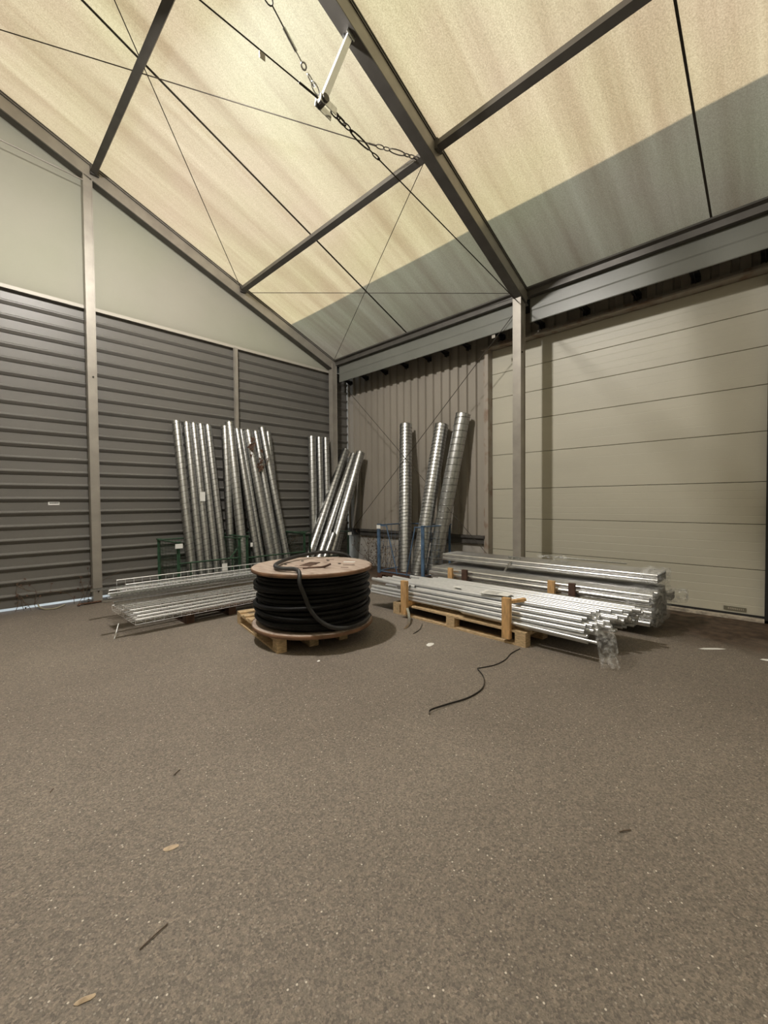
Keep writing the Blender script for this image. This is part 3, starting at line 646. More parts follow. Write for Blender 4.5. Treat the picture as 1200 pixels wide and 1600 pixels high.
BD = [((3.58, 7.40), (3.665, 7.77), 2.93, 0.070, 'leftmost duct behind the green corner post, half hidden'), ((3.76, 7.25), (3.755, 7.76), 2.97, 0.085, 'upright thick duct just behind the green corner post'),
      ((4.03, 7.22), (3.895, 7.76), 2.95, 0.065, 'slim duct beside the thick upright one in the second green cage'), ((4.18, 7.30), (3.995, 7.78), 2.91, 0.050, 'thinnest leaning duct in the middle of the second green cage'),
      ((4.32, 7.20), (4.115, 7.75), 2.94, 0.082, 'thick duct with dead leaves caught on its top'), ((4.47, 7.22), (4.285, 7.76), 2.93, 0.070, 'duct to the right of the leaf-covered one, vine across its top'),
      ((4.66, 7.20), (4.44, 7.76), 2.95, 0.072, 'second duct from the right in the second green cage'), ((4.64, 7.40), (4.58, 7.79), 2.94, 0.062, 'rightmost duct in the second green cage, tucked behind its neighbour')]
for i, (b0, t0, zt, r, lab) in enumerate(BD): duct((b0[0], b0[1], bz), (t0[0], t0[1], zt), r, lab, 'ducts leaning in the second green cage', spin=i * 1.3)
for i, (xb, xt, r) in enumerate(((5.49, 5.655, 0.085), (5.70, 5.845, 0.072), (5.88, 6.015, 0.072))):
    duct((xb, 7.50, bz), (xt, 7.765 - 0.02 * i, 2.95), r, ['left one of the three upright ducts next to the corner post', 'middle one of the three upright ducts next to the corner post', 'right one of the three upright ducts next to the corner post'][i], 'upright ducts by the corner post', spin=i)
for i, (b0, t0, r) in enumerate((((5.10, 7.28, 0.16), (6.62, 7.74, 2.70), 0.094), ((5.33, 7.22, 0.14), (6.66, 7.50, 2.60), 0.084), ((5.56, 7.12, 0.14), (6.64, 7.24, 2.63), 0.100), ((5.30, 7.02, 0.14), (5.72, 7.10, 0.85), 0.060), ((5.86, 7.30, 0.12), (6.20, 7.33, 1.10), 0.065))):
    duct(b0, t0, r, ['left one of the slanting ducts leaning to the taupe wall', 'middle slanting duct, slightly shorter, leaning to the taupe wall', 'thick front slanting duct leaning to the taupe wall', 'short duct piece at the foot of the slanting ducts', 'short duct piece standing behind the foot of the slanting ducts'][i], 'slanting ducts in the corner', spin=i)
for i, (b0, t0, r) in enumerate((((6.09, 5.42, 0.14), (6.62, 5.83, 3.07), 0.125), ((6.00, 5.03, 0.14), (6.68, 4.97, 2.95), 0.130), ((6.24, 4.86, 0.14), (6.64, 4.46, 3.04), 0.135))):
    duct(b0, t0, r, ['straight ribbed duct at the left of the blue cage', 'leaning ribbed duct in the middle of the blue cage', 'tallest ribbed duct at the right of the blue cage'][i], 'wide ribbed ducts in the blue cage', pitch=(0.068, 0.068, 0.125)[i], spin=i)

# ------------------------------------------------------------------ mesh cages
def cage(name, x0, x1, y0, y1, z0, zt, m, md, label, front_h, step=0.05, wires=0.0022, posts=None, grp=None):
    o = V((x0 + x1) / 2, (y0 + y1) / 2, z0); t = thing(name, o, label, 'mesh cage', grp)
    def p(nm, mb, mm): return loose(mb, nm, mm, t, o)
    for (x, y) in ((x0, y0), (x1, y0), (x0, y1), (x1, y1)):
        p('corner_post', MB().box((x - 0.025, y - 0.004, z0), (x + 0.025, y + 0.004, zt)).box((x - 0.004, y - 0.025, z0), (x + 0.004, y + 0.025, zt)).box((x - 0.03, y - 0.03, zt - 0.01), (x + 0.03, y + 0.03, zt + 0.012)), m)
    def panel(a, b2, za, zb2, mm, mw, nm):
        a, b2 = Vector(a), Vector(b2); d = b2 - a; n = max(2, int(d.length / step)); w_ = MB()
        for i in range(n + 1):
            q = a + d * i / n; w_.tube([V(q.x, q.y, za), V(q.x, q.y, zb2)], wires, 3, smooth=False, cap=False)
        k = int((zb2 - za) / step)
        for i in range(k + 1):
            z = za + (zb2 - za) * i / k; w_.tube([V(a.x, a.y, z), V(b2.x, b2.y, z)], wires, 3, smooth=False, cap=False)
        f = p(nm, w_, mw)
        p(nm.replace('mesh', 'rail'), MB().tube([V(a.x, a.y, zb2), V(b2.x, b2.y, zb2)], 0.013, 6), m)
        p(nm.replace('mesh', 'rail'), MB().tube([V(a.x, a.y, za), V(b2.x, b2.y, za)], 0.011, 6), m)
    panel((x0, y0), (x0, y1), z0 + 0.05, zt, m, md, 'side_mesh') if False else None
    if not name.startswith('blue'): panel((x0, y0, 0), (x0, y1, 0), z0 + 0.05, zt - 0.01, m, md, 'side_mesh')
    else: panel((x0, y0, 0), (x1, y0, 0), z0 + 0.05, zt - 0.01, m, md, 'side_mesh')
    panel((x1, y0, 0), (x1, y1, 0), z0 + 0.05, zt - 0.01, m, md, 'side_mesh')
    panel((x0, y1, 0), (x1, y1, 0), z0 + 0.05, zt - 0.01, m, md, 'back_mesh')
    if front_h: panel((x0, y0, 0), (x1, y0, 0), z0 + 0.05, front_h, m, md, 'front_mesh')
    p('floor_grid', MB().box((x0, y0, z0), (x1, y1, z0 + 0.02)), 'wood_old' if name.startswith('blue') else md)
    for (x, y) in ((x0, y0), (x1, y0), (x0, y1), (x1, y1)): 
        if z0 > 0.05 and name.startswith('green'): p('foot', MB().box((x - 0.04, y - 0.04, 0), (x + 0.04, y + 0.04, z0)), m)
    return t, p, o
gc, gp, go = cage('green_mesh_cage', 2.43, 3.42, 6.78, 7.64, 0.10, 0.90, 'green', 'green_d', 'left green wire cage holding the five leaning ducts', 0.57)
gp('inner_upright', MB().tube([(2.62, 6.80, 0.12), (2.62, 6.80, 0.56)], 0.012, 6).tube([(3.30, 6.80, 0.12), (3.30, 6.80, 0.56)], 0.012, 6), 'green')
gp('brace_bar', MB().bar((3.26, 6.79, 0.58), (3.40, 6.79, 0.74), 0.012, 0.02), 'green')
lb = gp('paper_label', MB().box((2.37, 6.735, 0.81), (2.48, 6.738, 0.88)), 'paper')
gc2, gp2, go2 = cage('green_mesh_cage', 3.56, 4.74, 6.78, 7.64, 0.10, 0.92, 'green', 'green_d', 'second green wire cage, behind the cable drum', 0.55)
gp2('paper_label', MB().box((3.60, 6.735, 0.74), (3.64, 6.738, 0.81)), 'paper')
cage('dark_mesh_cage', 4.88, 5.86, 6.80, 7.62, 0.08, 0.88, 'green_d', 'steelrope', 'dark wire cage in the corner around the slanting ducts', 0.40)[1]('paper_label', MB().box((5.82, 6.76, 0.80), (5.92, 6.763, 0.86)), 'paper')
tag(MB().box((3.035, 7.420, 1.53), (3.125, 7.422, 1.69)).build('paper_label', 'paper'), 'white printed label stuck on the middle duct of the left group', 'label')
pb, pp, pbo = cage('blue_mesh_cage', 5.75, 6.52, 4.68, 5.76, 0.13, 1.06, 'blue', 'blue', 'blue wire cage on a red brown pallet holding three ribbed ducts', 0, step=0.10, wires=0.0022)
pp('rail', MB().tube([(5.75, 5.76, 1.04), (5.75, 5.56, 1.035)], 0.011, 6).tube([(5.75, 4.68, 1.04), (5.75, 4.88, 1.035)], 0.011, 6), 'blue')
pp('bottom_rail', MB().tube([(5.75, 5.76, 0.17), (5.75, 4.68, 0.17)], 0.011, 6), 'blue')
pp('brace_bar', MB().tube([(5.75, 5.57, 1.03), (5.75, 5.30, 0.15)], 0.011, 6), 'blue')
pp('brace_bar', MB().tube([(5.75, 4.87, 1.03), (5.75, 5.08, 0.15)], 0.011, 6), 'blue')
for y_ in (4.68, 5.76): pp('post_channel', MB().box((5.72, y_ - 0.032, 0.14), (5.745, y_ + 0.032, 1.06)), 'blue')
pp('paper_label', MB().box((5.715, 5.70, 0.98), (5.718, 5.80, 1.05)), 'paper')

tag(MB().box((3.10, 6.755, 0.38), (3.19, 6.758, 0.50)).build('paper_label', 'paper'), 'torn white label low on the rightmost duct of the left group', 'label')
# label print on the papers
def print_lines(cx, cy, z0, z1, wx, name_label):
    b_ = MB(); n = 5
    for k in range(n):
        z = z1 - (z1 - z0) * (k + 0.7) / (n + 0.4); b_.box((cx - wx/2, cy, z - 0.005), (cx + wx/2 * (0.4 if k == 3 else 1), cy + 0.001, z + 0.003))
    return b_
# sticker on the cladding
stk = thing('cladding_sticker', (1.08, GY - 0.003, 1.485), 'small white sticker on the grey cladding left of the gable post', 'sticker')
o = (1.08, GY - 0.003, 1.485)
loose(MB().box((1.015, GY - 0.006, 1.485), (1.150, GY - 0.001, 1.545)), 'paper', 'paper', stk, o)
ink = MB()
for k in range(9): ink.box((1.032 + k * 0.0125, GY - 0.0075, 1.507), (1.040 + k * 0.0125, GY - 0.006, 1.526))
ink.box((1.03, GY - 0.0075, 1.512), (1.14, GY - 0.006, 1.516))
loose(ink, 'printed_text', 'ink', stk, o)

# ------------------------------------------------------------------ wire mesh cable trays
def tray_mesh(L, w_, hh, r=0.0028):
    a = MB(); n = int(L / 0.10)
    for i in range(n + 1):
        x = L * i / n; a.tube([(x, 0, hh), (x, 0, 0), (x, w_, 0), (x, w_, hh)], r, 3, smooth=False)
    for k in range(6):
        y_ = w_ * k / 5; a.tube([(0, y_, 0.003), (L, y_, 0.003)], r, 3, smooth=False)
    for yy in (0, w_):
        a.tube([(0, yy, hh), (L, yy, hh)], 0.0062, 4, smooth=False)
    return a
tp = None; rng = random.Random(11)
k = 0
for col_, (yb, nn) in enumerate(((5.34, 6), (5.86, 6))):
    for i in range(nn):
        if tp is None: tp = tray_mesh(3.0, 0.46, 0.06).build('wire_mesh_tray', 'wire', origin=(0, 0, 0)); o = tp
        else: o = tp.copy(); COL.objects.link(o)
        o.location = (1.44 + 0.02 * col_ - 0.012 * i + rng.uniform(-0.03, 0.03), yb + rng.uniform(-0.008, 0.008), 0.128 + 0.040 * i)
        tag(o, 'wire mesh cable tray, ' + (['lowest', 'second from the bottom', 'third from the bottom', 'fourth from the bottom', 'fifth from the bottom', 'sixth from the bottom', 'topmost'][i] if i < nn - 1 else 'topmost') + [' in the near stack on the left', ' in the far stack on the left'][col_], 'cable tray', 'wire mesh cable trays')
def channel(L, w_, hh, t=0.003):
    a = MB(); a.box((0, 0, 0), (L, t, hh)).box((0, w_ - t, 0), (L, w_, hh)).box((0, 0, hh - t), (L, w_, hh)); a.box((0, 0, 0), (L, 0.009, t)).box((0, w_ - 0.009, 0), (L, w_, t)); return a
for i, (x, y_, z_, lab) in enumerate(((1.24, 5.33, 0.392, 'galvanised strut channel lying on the near edge of the tray stack'), (1.17, 5.55, 0.392, 'galvanised strut channel lying in the middle of the tray stack'), (1.22, 6.36, 0.392, 'galvanised strut channel lying at the far side of the tray stack'))):
    tag(channel(3.0, 0.042, 0.030).build('strut_channel', 'galv', origin=(0, 0, 0)), lab, 'channel', 'strut channels on the tray stack').location = (x, y_, z_)
dt_ = tray_mesh(3.0, 0.42, 0.11, 0.003).build('deep_mesh_tray', 'wire', origin=(0, 0, 0)); dt_.location = (1.50, 5.93, 0.392)
tag(dt_, 'deep wire mesh tray with high sides on the far part of the tray stack', 'cable tray')
# perforated tray
pt = MB(); pt.box((0, 0, 0), (3.0, 0.20, 0.002)).box((0, 0, 0), (3.0, 0.002, 0.03)).box((0, 0.198, 0), (3.0, 0.2, 0.03))
for i in range(60): pt.box((0.02 + i * 0.05, 0.0, 0.030), (0.040 + i * 0.05, 0.010, 0.045))
tag(pt.build('perforated_tray', 'galv', origin=(0, 0, 0)), 'solid galvanised cable tray with toothed edge on the tray stack', 'cable tray').location = (1.32, 5.70, 0.394)
sky_block = MB().box((6.42, -2, 4.63), (WX - 0.002, 8.1, 4.66)).box((6.42, -2, 4.63), (6.44, 8.1, 4.70))  # sheet added to keep sky light out of the eave gap
tag(sky_block.build('gutter', 'seal'), 'added dark gutter sheet blocking sky light between the tent eave and the neighbouring wall', 'gutter')
tag(MB().tube([(1.24, 5.40, 0.0 + 0.006), (1.32, 5.55, 0.13)], 0.006, 6).build('wire_offcut', 'wire'), 'short bright wire leaning at the left end of the trays', 'wire')

# ------------------------------------------------------------------ conduit
cp = {}
def conduit(x, y0, y1, z, r, label, grp, dx=0.0, dz=0.0, m='galv_tube', name='steel_conduit'):
    L = round(abs(y1 - y0), 1); key = (round(r, 3), L, m)
    if key not in cp:
        o = MB().hollow(L, r, min(0.003, r * 0.2), 12 if r < 0.025 else 16).build(name, m, origin=(0, 0, 0)); cp[key] = o
    else: o = cp[key].copy(); COL.objects.link(o)
    d = V(dx, -L, dz); o.rotation_mode = 'QUATERNION'; o.rotation_quaternion = d.to_track_quat('Z', 'Y'); o.location = (x, max(y0, y1), z)
    return tag(o, label, 'tube', grp)
ORD = ['nearest', 'second nearest', 'third nearest', 'fourth nearest', 'fifth nearest', 'sixth nearest', 'seventh nearest', 'eighth nearest', 'ninth nearest', 'tenth nearest', 'eleventh nearest', 'twelfth nearest', 'thirteenth nearest', 'fourteenth nearest', 'fifteenth nearest', 'farthest']
rng = random.Random(5)
# front bundle: between the timber brackets, x 4.14..4.92, on the crossbars
zf = 0.205
rows = [(16, 0.0175, 4.145, 4.93), (15, 0.020, 4.150, 4.92), (13, 0.022, 4.16, 4.92), (11, 0.022, 4.20, 4.92), (8, 0.024, 4.30, 4.90)]
z = zf
for ri, (n, r, xa, xb) in enumerate(rows):
    z += r
    for i in range(n):
        x = xa + r + (xb - xa - 2 * r) * i / (n - 1)
        yr = 1.43 - 0.20 * i / (n - 1) - 0.02 * ri + (0.11 if (ri >= 3 and i < 4) else 0.0) + rng.uniform(-0.012, 0.012)
        y1 = 4.40 - 0.022 * i - 0.05 * ri + rng.uniform(-0.10, 0.06)
        if ri >= 3: y1 = 3.70 + rng.uniform(-0.05, 0.40 if i < 6 else 0.1)
        conduit(x, y1, yr, z + rng.uniform(-0.002, 0.002), r,
                ORD[i] + [' thin bright conduit in the bottom row of the front bundle', ' bright conduit in the second row of the front bundle', ' bright conduit in the middle row of the front bundle', ' bright conduit in the upper row of the front bundle', ' bright conduit on top of the front bundle'][ri], 'conduits in the front bundle, row %s' % ['one', 'two', 'three', 'four', 'five'][ri], dx=rng.uniform(-0.012, 0.012), dz=-0.01 if ri == 0 else 0)
    z += r * 0.98
# few short tubes fanning out at the left end and slipping off at the right end
for i in range(5):
    conduit(4.19 + 0.075 * i, 4.34 - 0.03 * i, 3.64, 0.432 - 0.01 * (i % 2) - 0.03, 0.023, ORD[i] + ' short bright conduit jutting out at the left of the front bundle', 'jutting conduits on the left', dz=-0.02)
for i in range(4):
    conduit(4.10 + 0.020 * i, 2.80, 1.32 + 0.03 * i, 0.235 - 0.012 * i, 0.014, ORD[i] + ' thin conduit slipping off the near right edge of the front bundle', 'slipping conduits', dx=-0.03, dz=-0.03)
# timber brackets
for i, yb in enumerate((3.62, 2.19)):
    o = V(4.10, yb, 0.15); t = thing('timber_bracket', o, ['timber bracket holding the left part of the front bundle', 'timber bracket holding the right part of the front bundle'][i], 'bracket', 'timber brackets of the front bundle')
    loose(MB().box((4.035, yb - 0.045, 0.055), (4.085, yb + 0.045, 0.48)), 'upright', 'wood_new', t, o)
    loose(MB().box((4.085, yb - 0.035, 0.152), (4.95, yb + 0.035, 0.200)), 'crossbar', 'wood_new', t, o)
# rear stack
zr = 0.115
for ri in range(6):
    n = 11; r = 0.0335
    for i in range(n):
        x = 5.24 + r + 0.0665 * i + (0.033 if ri % 2 else 0); y1 = 4.14 + rng.uniform(-0.02, 0.02)
        conduit(x, y1, y1 - 3.0, zr + r + ri * 0.0585, r, [ORD[i] + ' wide zinc tube in the %s row of the rear stack' % s_ for s_ in ('lowest', 'second', 'third', 'fourth', 'fifth', 'uppermost full')][ri], 'tubes of the rear stack, row %s' % ['one', 'two', 'three', 'four', 'five', 'six'][ri], m='tube_rear')
for ri in range(2):
    for i in range(7):
        conduit(5.62 + 0.062 * i, 4.15, 1.2, 0.535 + 0.031 + ri * 0.056, 0.030, ORD[i] + ' zinc tube, %s layer of the extra bundle on the rear stack' % ['lower', 'upper'][ri], 'tubes on top of the rear stack', m='tube_rear')
for ri in range(2):
    for i in range(4):
        conduit(6.07 + 0.05 * i, 3.0, 1.05, 0.30 + 0.05 * ri, 0.024, ORD[i] + ' zinc tube, %s layer, jutting out right behind the rear stack' % ['lower', 'upper'][ri], 'jutting tubes behind the rear stack', m='tube_rear')
for i, (yb, tw_, mm) in enumerate(((3.72, 0.075, 'wood_new'), (3.47, 0.085, 'wood_old'), (2.20, 0.085, 'wood_new'), (1.95, 0.075, 'wood_old'))):
    tag(MB().box((5.185, yb - tw_/2, 0.11), (5.222, yb + tw_/2, 0.50)).build('timber_upright', mm), ['pale timber upright at the left of the rear stack', 'dark timber upright at the left of the rear stack', 'pale timber upright at the right of the rear stack', 'dark timber upright at the right of the rear stack'][i], 'timber upright', 'timber uprights of the rear stack')
# plastic sleeves
def sleeve(name, x0, x1, z0, z1, y0, y1, label, amp=0.012):
    m_ = MB(); n = 40; rows_ = 14; vs = []; fs = []; cx_, cz = (x0 + x1) / 2, (z0 + z1) / 2; hx, hz = (x1 - x0) / 2, (z1 - z0) / 2
    for i in range(rows_ + 1):
        u = i / rows_; yy = y1 + (y0 - y1) * min(1, u * 1.25); k_ = 1.0 if u < 0.8 else 1 - (u - 0.8) / 0.2 * 0.97
        for j in range(n):
            a = 2 * math.pi * j / n; c_, s_ = math.cos(a), math.sin(a); q = (abs(c_) ** 5 + abs(s_) ** 5) ** (-1 / 5)
            nn_ = noise.noise((c_ * 3, s_ * 3, yy * 7)) * amp * 2
            vs.append((cx_ + (hx * q * c_ + nn_ * c_) * k_, yy + (0.03 * noise.noise((a * 2, u * 9, 1)) if u >= 0.8 else 0), cz + (hz * q * s_ + nn_ * s_) * k_))
    for i in range(rows_):
        for j in range(n): fs.append((i*n + j, i*n + (j+1) % n, (i+1)*n + (j+1) % n, (i+1)*n + j))
    m_.add(vs, fs, True); return tag(m_.build(name, 'plastic'), label, 'plastic wrap', 'clear plastic wraps on tube ends')
sleeve('plastic_wrap', 5.225, 6.04, 0.10, 0.50, 1.09, 1.40, 'crumpled clear plastic over the right end of the rear stack')
sleeve('plastic_wrap', 5.57, 6.05, 0.505, 0.69, 1.10, 1.32, 'clear plastic over the end of the top layer of the rear stack')
sleeve('plastic_wrap', 6.03, 6.26, 0.26, 0.40, 0.96, 1.16, 'clear plastic over the jutting tubes behind the rear stack')
# hanging flap
fl = MB(); vs = []; fs = []; path = [(4.36, 1.52, 0.385), (4.30, 1.38, 0.400), (4.20, 1.30, 0.375), (4.12, 1.26, 0.30), (4.07, 1.22, 0.20), (4.04, 1.20, 0.10), (4.00, 1.17, 0.012)]
pth = smooth_path(path, 5); nw = 10
for i, p_ in enumerate(pth):
    for j in range(nw + 1):
        s_ = (j / nw - 0.5); wv = 0.16 + 0.02 * math.sin(i * 0.4)
        vs.append((p_.x + 0.10 * s_ + 0.015 * noise.noise((i * 0.4, j * 0.7, 0)), p_.y - 0.13 * s_ * wv / 0.16 + 0.02 * noise.noise((i * 0.5, j * 0.9, 5)), max(0.006, p_.z + 0.020 * noise.noise((i * 0.45, j * 0.8, 9)) + 0.012)))
for i in range(len(pth) - 1):
    for j in range(nw): k = i * (nw + 1) + j; fs.append((k, k + 1, k + nw + 2, k + nw + 1))
fl.add(vs, fs, True); tag(fl.build('plastic_flap', 'plastic'), 'torn strip of clear plastic hanging from the front bundle to the floor', 'plastic wrap')
# papers, wood scrap, metal bracket lying on bundles
zt_ = 0.408
def on_top(name, mb, m_, lab, cat): return tag(mb.build(name, m_), lab, cat)
sh = thing('delivery_note', (4.43, 2.50, 0.433), 'white printed paper lying on the front bundle beside the right bracket', 'paper')
o = (4.43, 2.50, 0.433)
loose(MB().bar((4.36, 2.66, 0.434), (4.40, 2.32, 0.434), 0.19, 0.002), 'sheet', 'paper', sh, o)
ik = MB()
for k in range(5): ik.bar((4.31 + k * 0.032, 2.62, 0.4358), (4.325 + k * 0.032, 2.45, 0.4358), 0.006, 0.001)
loose(ik, 'printed_lines', 'frame_dark', sh, o)
on_top('paper_label', MB().bar((4.37, 3.08, 0.434), (4.38, 2.98, 0.434), 0.06, 0.002), 'paper', 'small white label on the middle of the front bundle', 'label')
on_top('timber_offcut', MB().bar((4.20, 2.22, 0.41), (4.34, 2.12, 0.425), 0.05, 0.03), 'wood_new', 'timber offcut lying behind the right bracket of the front bundle', 'timber offcut')
on_top('steel_angle', MB().bar((5.36, 2.92, 0.52), (5.72, 2.98, 0.67), 0.02, 0.02).bar((5.70, 2.86, 0.668), (5.74, 3.06, 0.668), 0.03, 0.02), 'galv', 'bent steel angle lying across the rear stack', 'steel angle')
on_top('steel_rod', MB().tube([(6.00, 2.42, 0.69), (6.20, 1.62, 0.66)], 0.011, 8).tube([(6.0, 2.5, 0.665), (6.2, 2.5, 0.665)], 0.006, 6), 'galv', 'thin steel rod sticking out over the back of the rear stack', 'rod')
cr = MB(); vs = []; 
for i in range(13):
    for j in range(7):
        vs.append((5.80 + 0.16 * j / 6 + 0.02 * noise.noise((i * .9, j * .8, 2)), 2.62 - 0.42 * (1 - i / 12) + 0.4 + 0.02 * noise.noise((i * .7, j * .9, 4)) - 0.35, 0.688 + 0.035 * abs(noise.noise((i * 0.8, j * 0.9, 7))) + 0.03 * math.sin(math.pi * j / 6)))
cr.add(vs, [(i*7 + j, i*7 + j + 1, (i+1)*7 + j + 1, (i+1)*7 + j) for i in range(12) for j in range(6)], True)
tag(cr.build('plastic_scrap', 'plastic'), 'crumpled piece of clear plastic lying on top of the rear stack', 'plastic wrap')

# ------------------------------------------------------------------ floor litter
def ribbon(name, pts, wd, m_, lab, cat, up=0.012):
    ps = smooth_path(pts, 8); vs = []; fs = []
    mb = MB()
    for i in range(len(ps)):
        d = (ps[min(i + 1, len(ps) - 1)] - ps[max(0, i - 1)]).normalized(); vs += [ps[i] + V(0, 0, 0), ps[i] + V(0, 0, wd), ps[i] + V(-d.y, d.x, 0) * 0.0025 + V(0, 0, wd), ps[i] + V(-d.y, d.x, 0) * 0.0025]
    for i in range(len(ps) - 1):
        for a, b2 in ((0, 1), (1, 2), (2, 3), (3, 0)): fs.append((i*4 + a, i*4 + b2, (i+1)*4 + b2, (i+1)*4 + a))
    mb.add(vs, fs, True); return tag(mb.build(name, m_), lab, cat)
ribbon('packing_strap', [(2.32, 1.84, 0.002), (2.36, 1.86, 0.01), (2.52, 1.83, 0.004), (2.72, 1.78, 0.002), (2.93, 1.79, 0.002), (3.10, 1.88, 0.006), (3.20, 1.98, 0.004), (3.24, 2.03, 0.002)], 0.014, 'strap', 'black packing strap curved on the open asphalt floor', 'strap')
ribbon('packing_strap', [(3.25, 2.04, 0.002), (3.42, 1.97, 0.002), (3.60, 1.96, 0.002), (3.80, 2.0, 0.002), (3.99, 2.00, 0.003)], 0.010, 'strap', 'black packing strap running out from the end of the front pallet', 'strap')
ribbon('packing_strap', [(3.62, 3.10, 0.002), (3.80, 3.15, 0.002), (4.00, 3.28, 0.002)], 0.010, 'strap', 'short black strap on the floor beside the left bracket', 'strap')
mb = MB(); ps = smooth_path([(3.70, 3.30, 0.004), (3.84, 3.36, 0.02), (3.96, 3.46, 0.08), (4.02, 3.54, 0.15)], 6)
for i in range(len(ps) - 1): mb.bar(ps[i], ps[i + 1], 0.030, 0.002)
tag(mb.build('steel_strap', 'galv'), 'bright steel strap curling down from the left bracket to the floor', 'strap')
def blob(name, x, y_, w_, l_, ang, m_, lab, cat, hh=0.004, grp=None):
    mb = MB(); n = 12; vs = [(0, 0, hh)]
    for i in range(n):
        a = 2 * math.pi * i / n; rr = 1 + 0.3 * noise.noise((math.cos(a) * 2 + x * 5, math.sin(a) * 2, y_)); px, py = l_ * rr * math.cos(a), w_ * rr * math.sin(a)
        vs.append((px * math.cos(ang) - py * math.sin(ang), px * math.sin(ang) + py * math.cos(ang), 0.0))
    mb.add(vs, [(0, i + 1, (i + 1) % n + 1) for i in range(n)]); o = mb.build(name, m_, origin=(0, 0, 0)); o.location = (x, y_, 0.002); return tag(o, lab, cat, grp)
blob('dry_leaf', 0.64, 1.94, 0.016, 0.032, -0.4, 'leaf_pale', 'pale dry leaf lying on the asphalt left of the middle', 'leaf', 0.006)
blob('dry_leaf', 0.25, 1.53, 0.010, 0.028, -0.3, 'leaf_pale', 'pale curled leaf near the bottom left of the floor', 'leaf', 0.008)
blob('plaster_crumb', 3.48, 2.75, 0.035, 0.06, 0.3, 'paper', 'white plaster crumb between the drum and the front pallet', 'crumb', 0.012)
blob('plaster_crumb', 2.40, 3.23, 0.012, 0.02, 0.3, 'paper', 'tiny white crumb in front of the drum pallet', 'crumb', 0.008)
blob('paint_splash', 5.29, 0.62, 0.025, 0.13, 2.3, 'paper', 'white splash on the dirt in front of the beige door', 'splash', 0.004)
blob('paper_scrap', 5.27, 0.19, 0.03, 0.07, 2.0, 'paper', 'white paper scrap at the right edge of the floor', 'paper scrap', 0.01)
for i, (x, y_, a, L) in enumerate(((0.46, 1.58, 0.25, 0.10), (0.85, 2.46, 0.6, 0.05), (0.34, 2.78, 0.9, 0.03), (2.1, 0.55, -0.6, 0.06))):
    tag(MB().tube([(x - L/2 * math.cos(a), y_ - L/2 * math.sin(a), 0.004), (x, y_, 0.006), (x + L/2 * math.cos(a), y_ + L/2 * math.sin(a), 0.004)], 0.0022, 5).build('twig', 'twig'),
        ['thin dark twig lying near the bottom left of the floor', 'short dark twig on the floor left of the middle', 'tiny dark twig at the left edge of the floor', 'small brown twig at the bottom right of the floor'][i], 'twig')
tag(MB().tube(smooth_path([(0.86, 7.84, 0.06), (0.87, 7.74, 0.03), (0.92, 7.62, 0.012), (1.02, 7.58, 0.012), (1.10, 7.66, 0.014), (1.16, 7.76, 0.012)], 6), 0.009, 6).build('hose_piece', 'hose'), 'old yellowish hose end poking out below the cladding', 'hose')

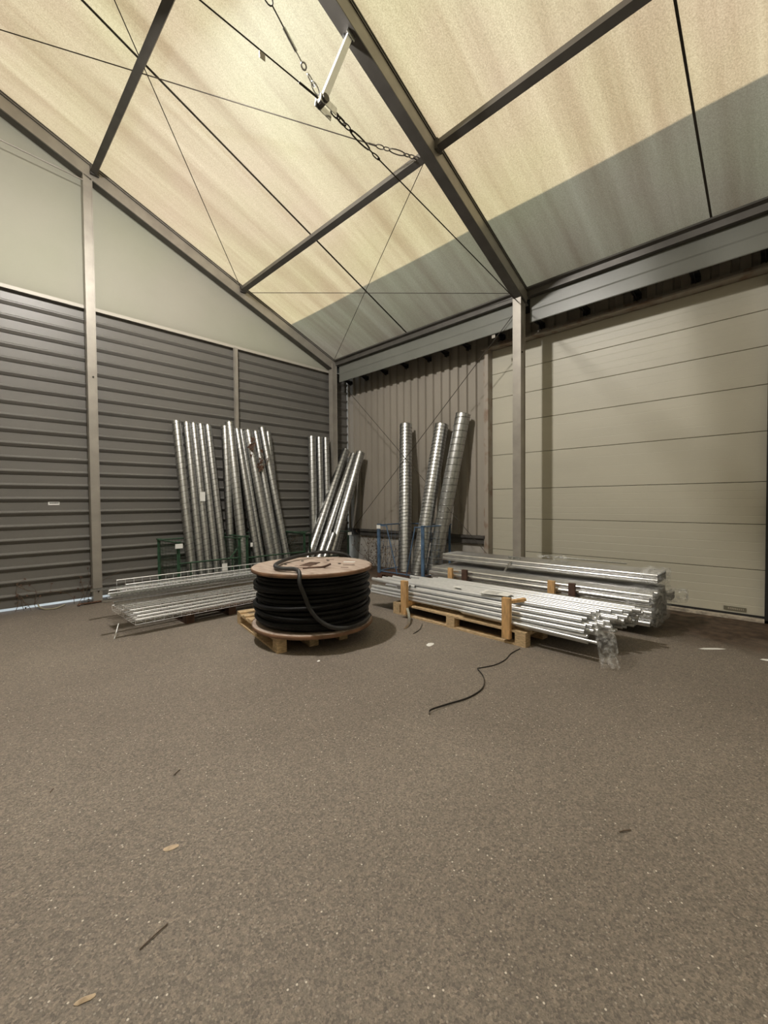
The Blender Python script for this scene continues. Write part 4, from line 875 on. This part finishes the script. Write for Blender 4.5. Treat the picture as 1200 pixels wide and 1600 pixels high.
# plants
def plant(name, x, y_, zmax, nst, spread, lab, seed, m_='twig', fixed_y=None):
    rg = random.Random(seed); o = V(x, y_, 0); t = thing(name, o, lab, 'plant', None); mb = MB(); lf = MB()
    for s_ in range(nst):
        p = V(x + rg.uniform(-spread, spread), y_ + rg.uniform(-0.04, 0.04), 0.0); ps = [p.copy()]; d = V(rg.uniform(-0.3, 0.3), rg.uniform(-0.1, 0.1), 1)
        for k in range(rg.randint(8, 14)):
            d += V(rg.uniform(-0.5, 0.5), rg.uniform(-0.15, 0.15), rg.uniform(-0.25, 0.3)); d.normalize(); p = p + d * 0.07
            if p.z > zmax: break
            p.y = min(max(p.y, y_ - 0.12), y_ + 0.06); p.x = min(p.x, 6.80); p.z = max(p.z, 0.01); ps.append(p.copy())
            if rg.random() < 0.6:
                q = p + V(rg.uniform(-0.12, 0.12), rg.uniform(-0.03, 0.03), rg.uniform(-0.03, 0.12)); q.x = min(q.x, 6.80); mb.tube([p, q], 0.0022, 4, smooth=False)
                if rg.random() < 0.7:
                    a = rg.uniform(0, 6.28); u = V(math.cos(a), 0.2, math.sin(a)) * 0.02; w2 = V(-math.sin(a), 0.1, math.cos(a)) * 0.011
                    lf.add([q - u, q + w2, q + u, q - w2], [(0, 1, 2, 3)])
        if len(ps) > 2: mb.tube(ps, 0.0035, 5)
    loose(mb, 'stems', m_, t, o)
    if lf.v: loose(lf, 'leaves', 'leaf', t, o)
plant('dry_climber', 6.55, 6.75, 0.95, 16, 0.22, 'bare climbing plant growing up the plinth beside the corner', 2)
plant('dry_climber', 6.45, 6.15, 0.72, 9, 0.18, 'bare twiggy plant between the corner and the blue cage', 9)
plant('dry_climber', 3.52, 7.70, 0.95, 14, 0.20, 'tangle of dry stems at the green corner post', 4)
plant('dry_climber', 4.95, 7.72, 0.95, 12, 0.25, 'tangle of dry stems behind the second green cage', 6)
plant('dry_climber', 1.35, 7.80, 0.42, 4, 0.14, 'few dry stems against the cladding left of the gable post', 12)
plant('dry_climber', 0.75, 7.80, 0.30, 4, 0.18, 'few dry stems at the far left foot of the cladding', 14)
def litter(x, y_, z_, lab, seed, n=14, sx=0.05, sz=0.10):
    rg = random.Random(seed); lf = MB()
    for i in range(n):
        c_ = V(x + rg.gauss(0, sx), y_ + rg.uniform(-0.02, 0.01), z_ + rg.gauss(0, sz)); a = rg.uniform(0, 6.28)
        u = V(math.cos(a), rg.uniform(-.4, .4), math.sin(a)) * rg.uniform(0.035, 0.06); w2 = V(-math.sin(a), rg.uniform(-.4, .4), math.cos(a)) * 0.026
        lf.add([c_ - u, c_ - u * 0.3 + w2, c_ + u, c_ - u * 0.3 - w2], [(0, 1, 2, 3)])
        lf.tube([c_, c_ + V(rg.uniform(-.05, .05), -0.005, rg.uniform(-.06, .06))], 0.003, 4)
    tag(lf.build('dead_leaf_clump', 'leaf'), lab, 'dead leaves')
litter(4.11, 7.58, 2.60, 'clump of dead brown leaves near the top of the leaning ducts', 1, 16, 0.035, 0.09)
litter(4.27, 7.52, 2.20, 'lower clump of dead brown leaves on the leaning ducts', 3, 16, 0.04, 0.09)
tag(MB().tube(smooth_path([(4.26, 7.48, 2.42), (4.34, 7.50, 2.32), (4.44, 7.54, 2.38), (4.38, 7.52, 2.26), (4.27, 7.50, 2.18)], 5), 0.006, 5).build('dry_vine', 'leaf'), 'curled dry vine across the ducts with dead leaves', 'vine')
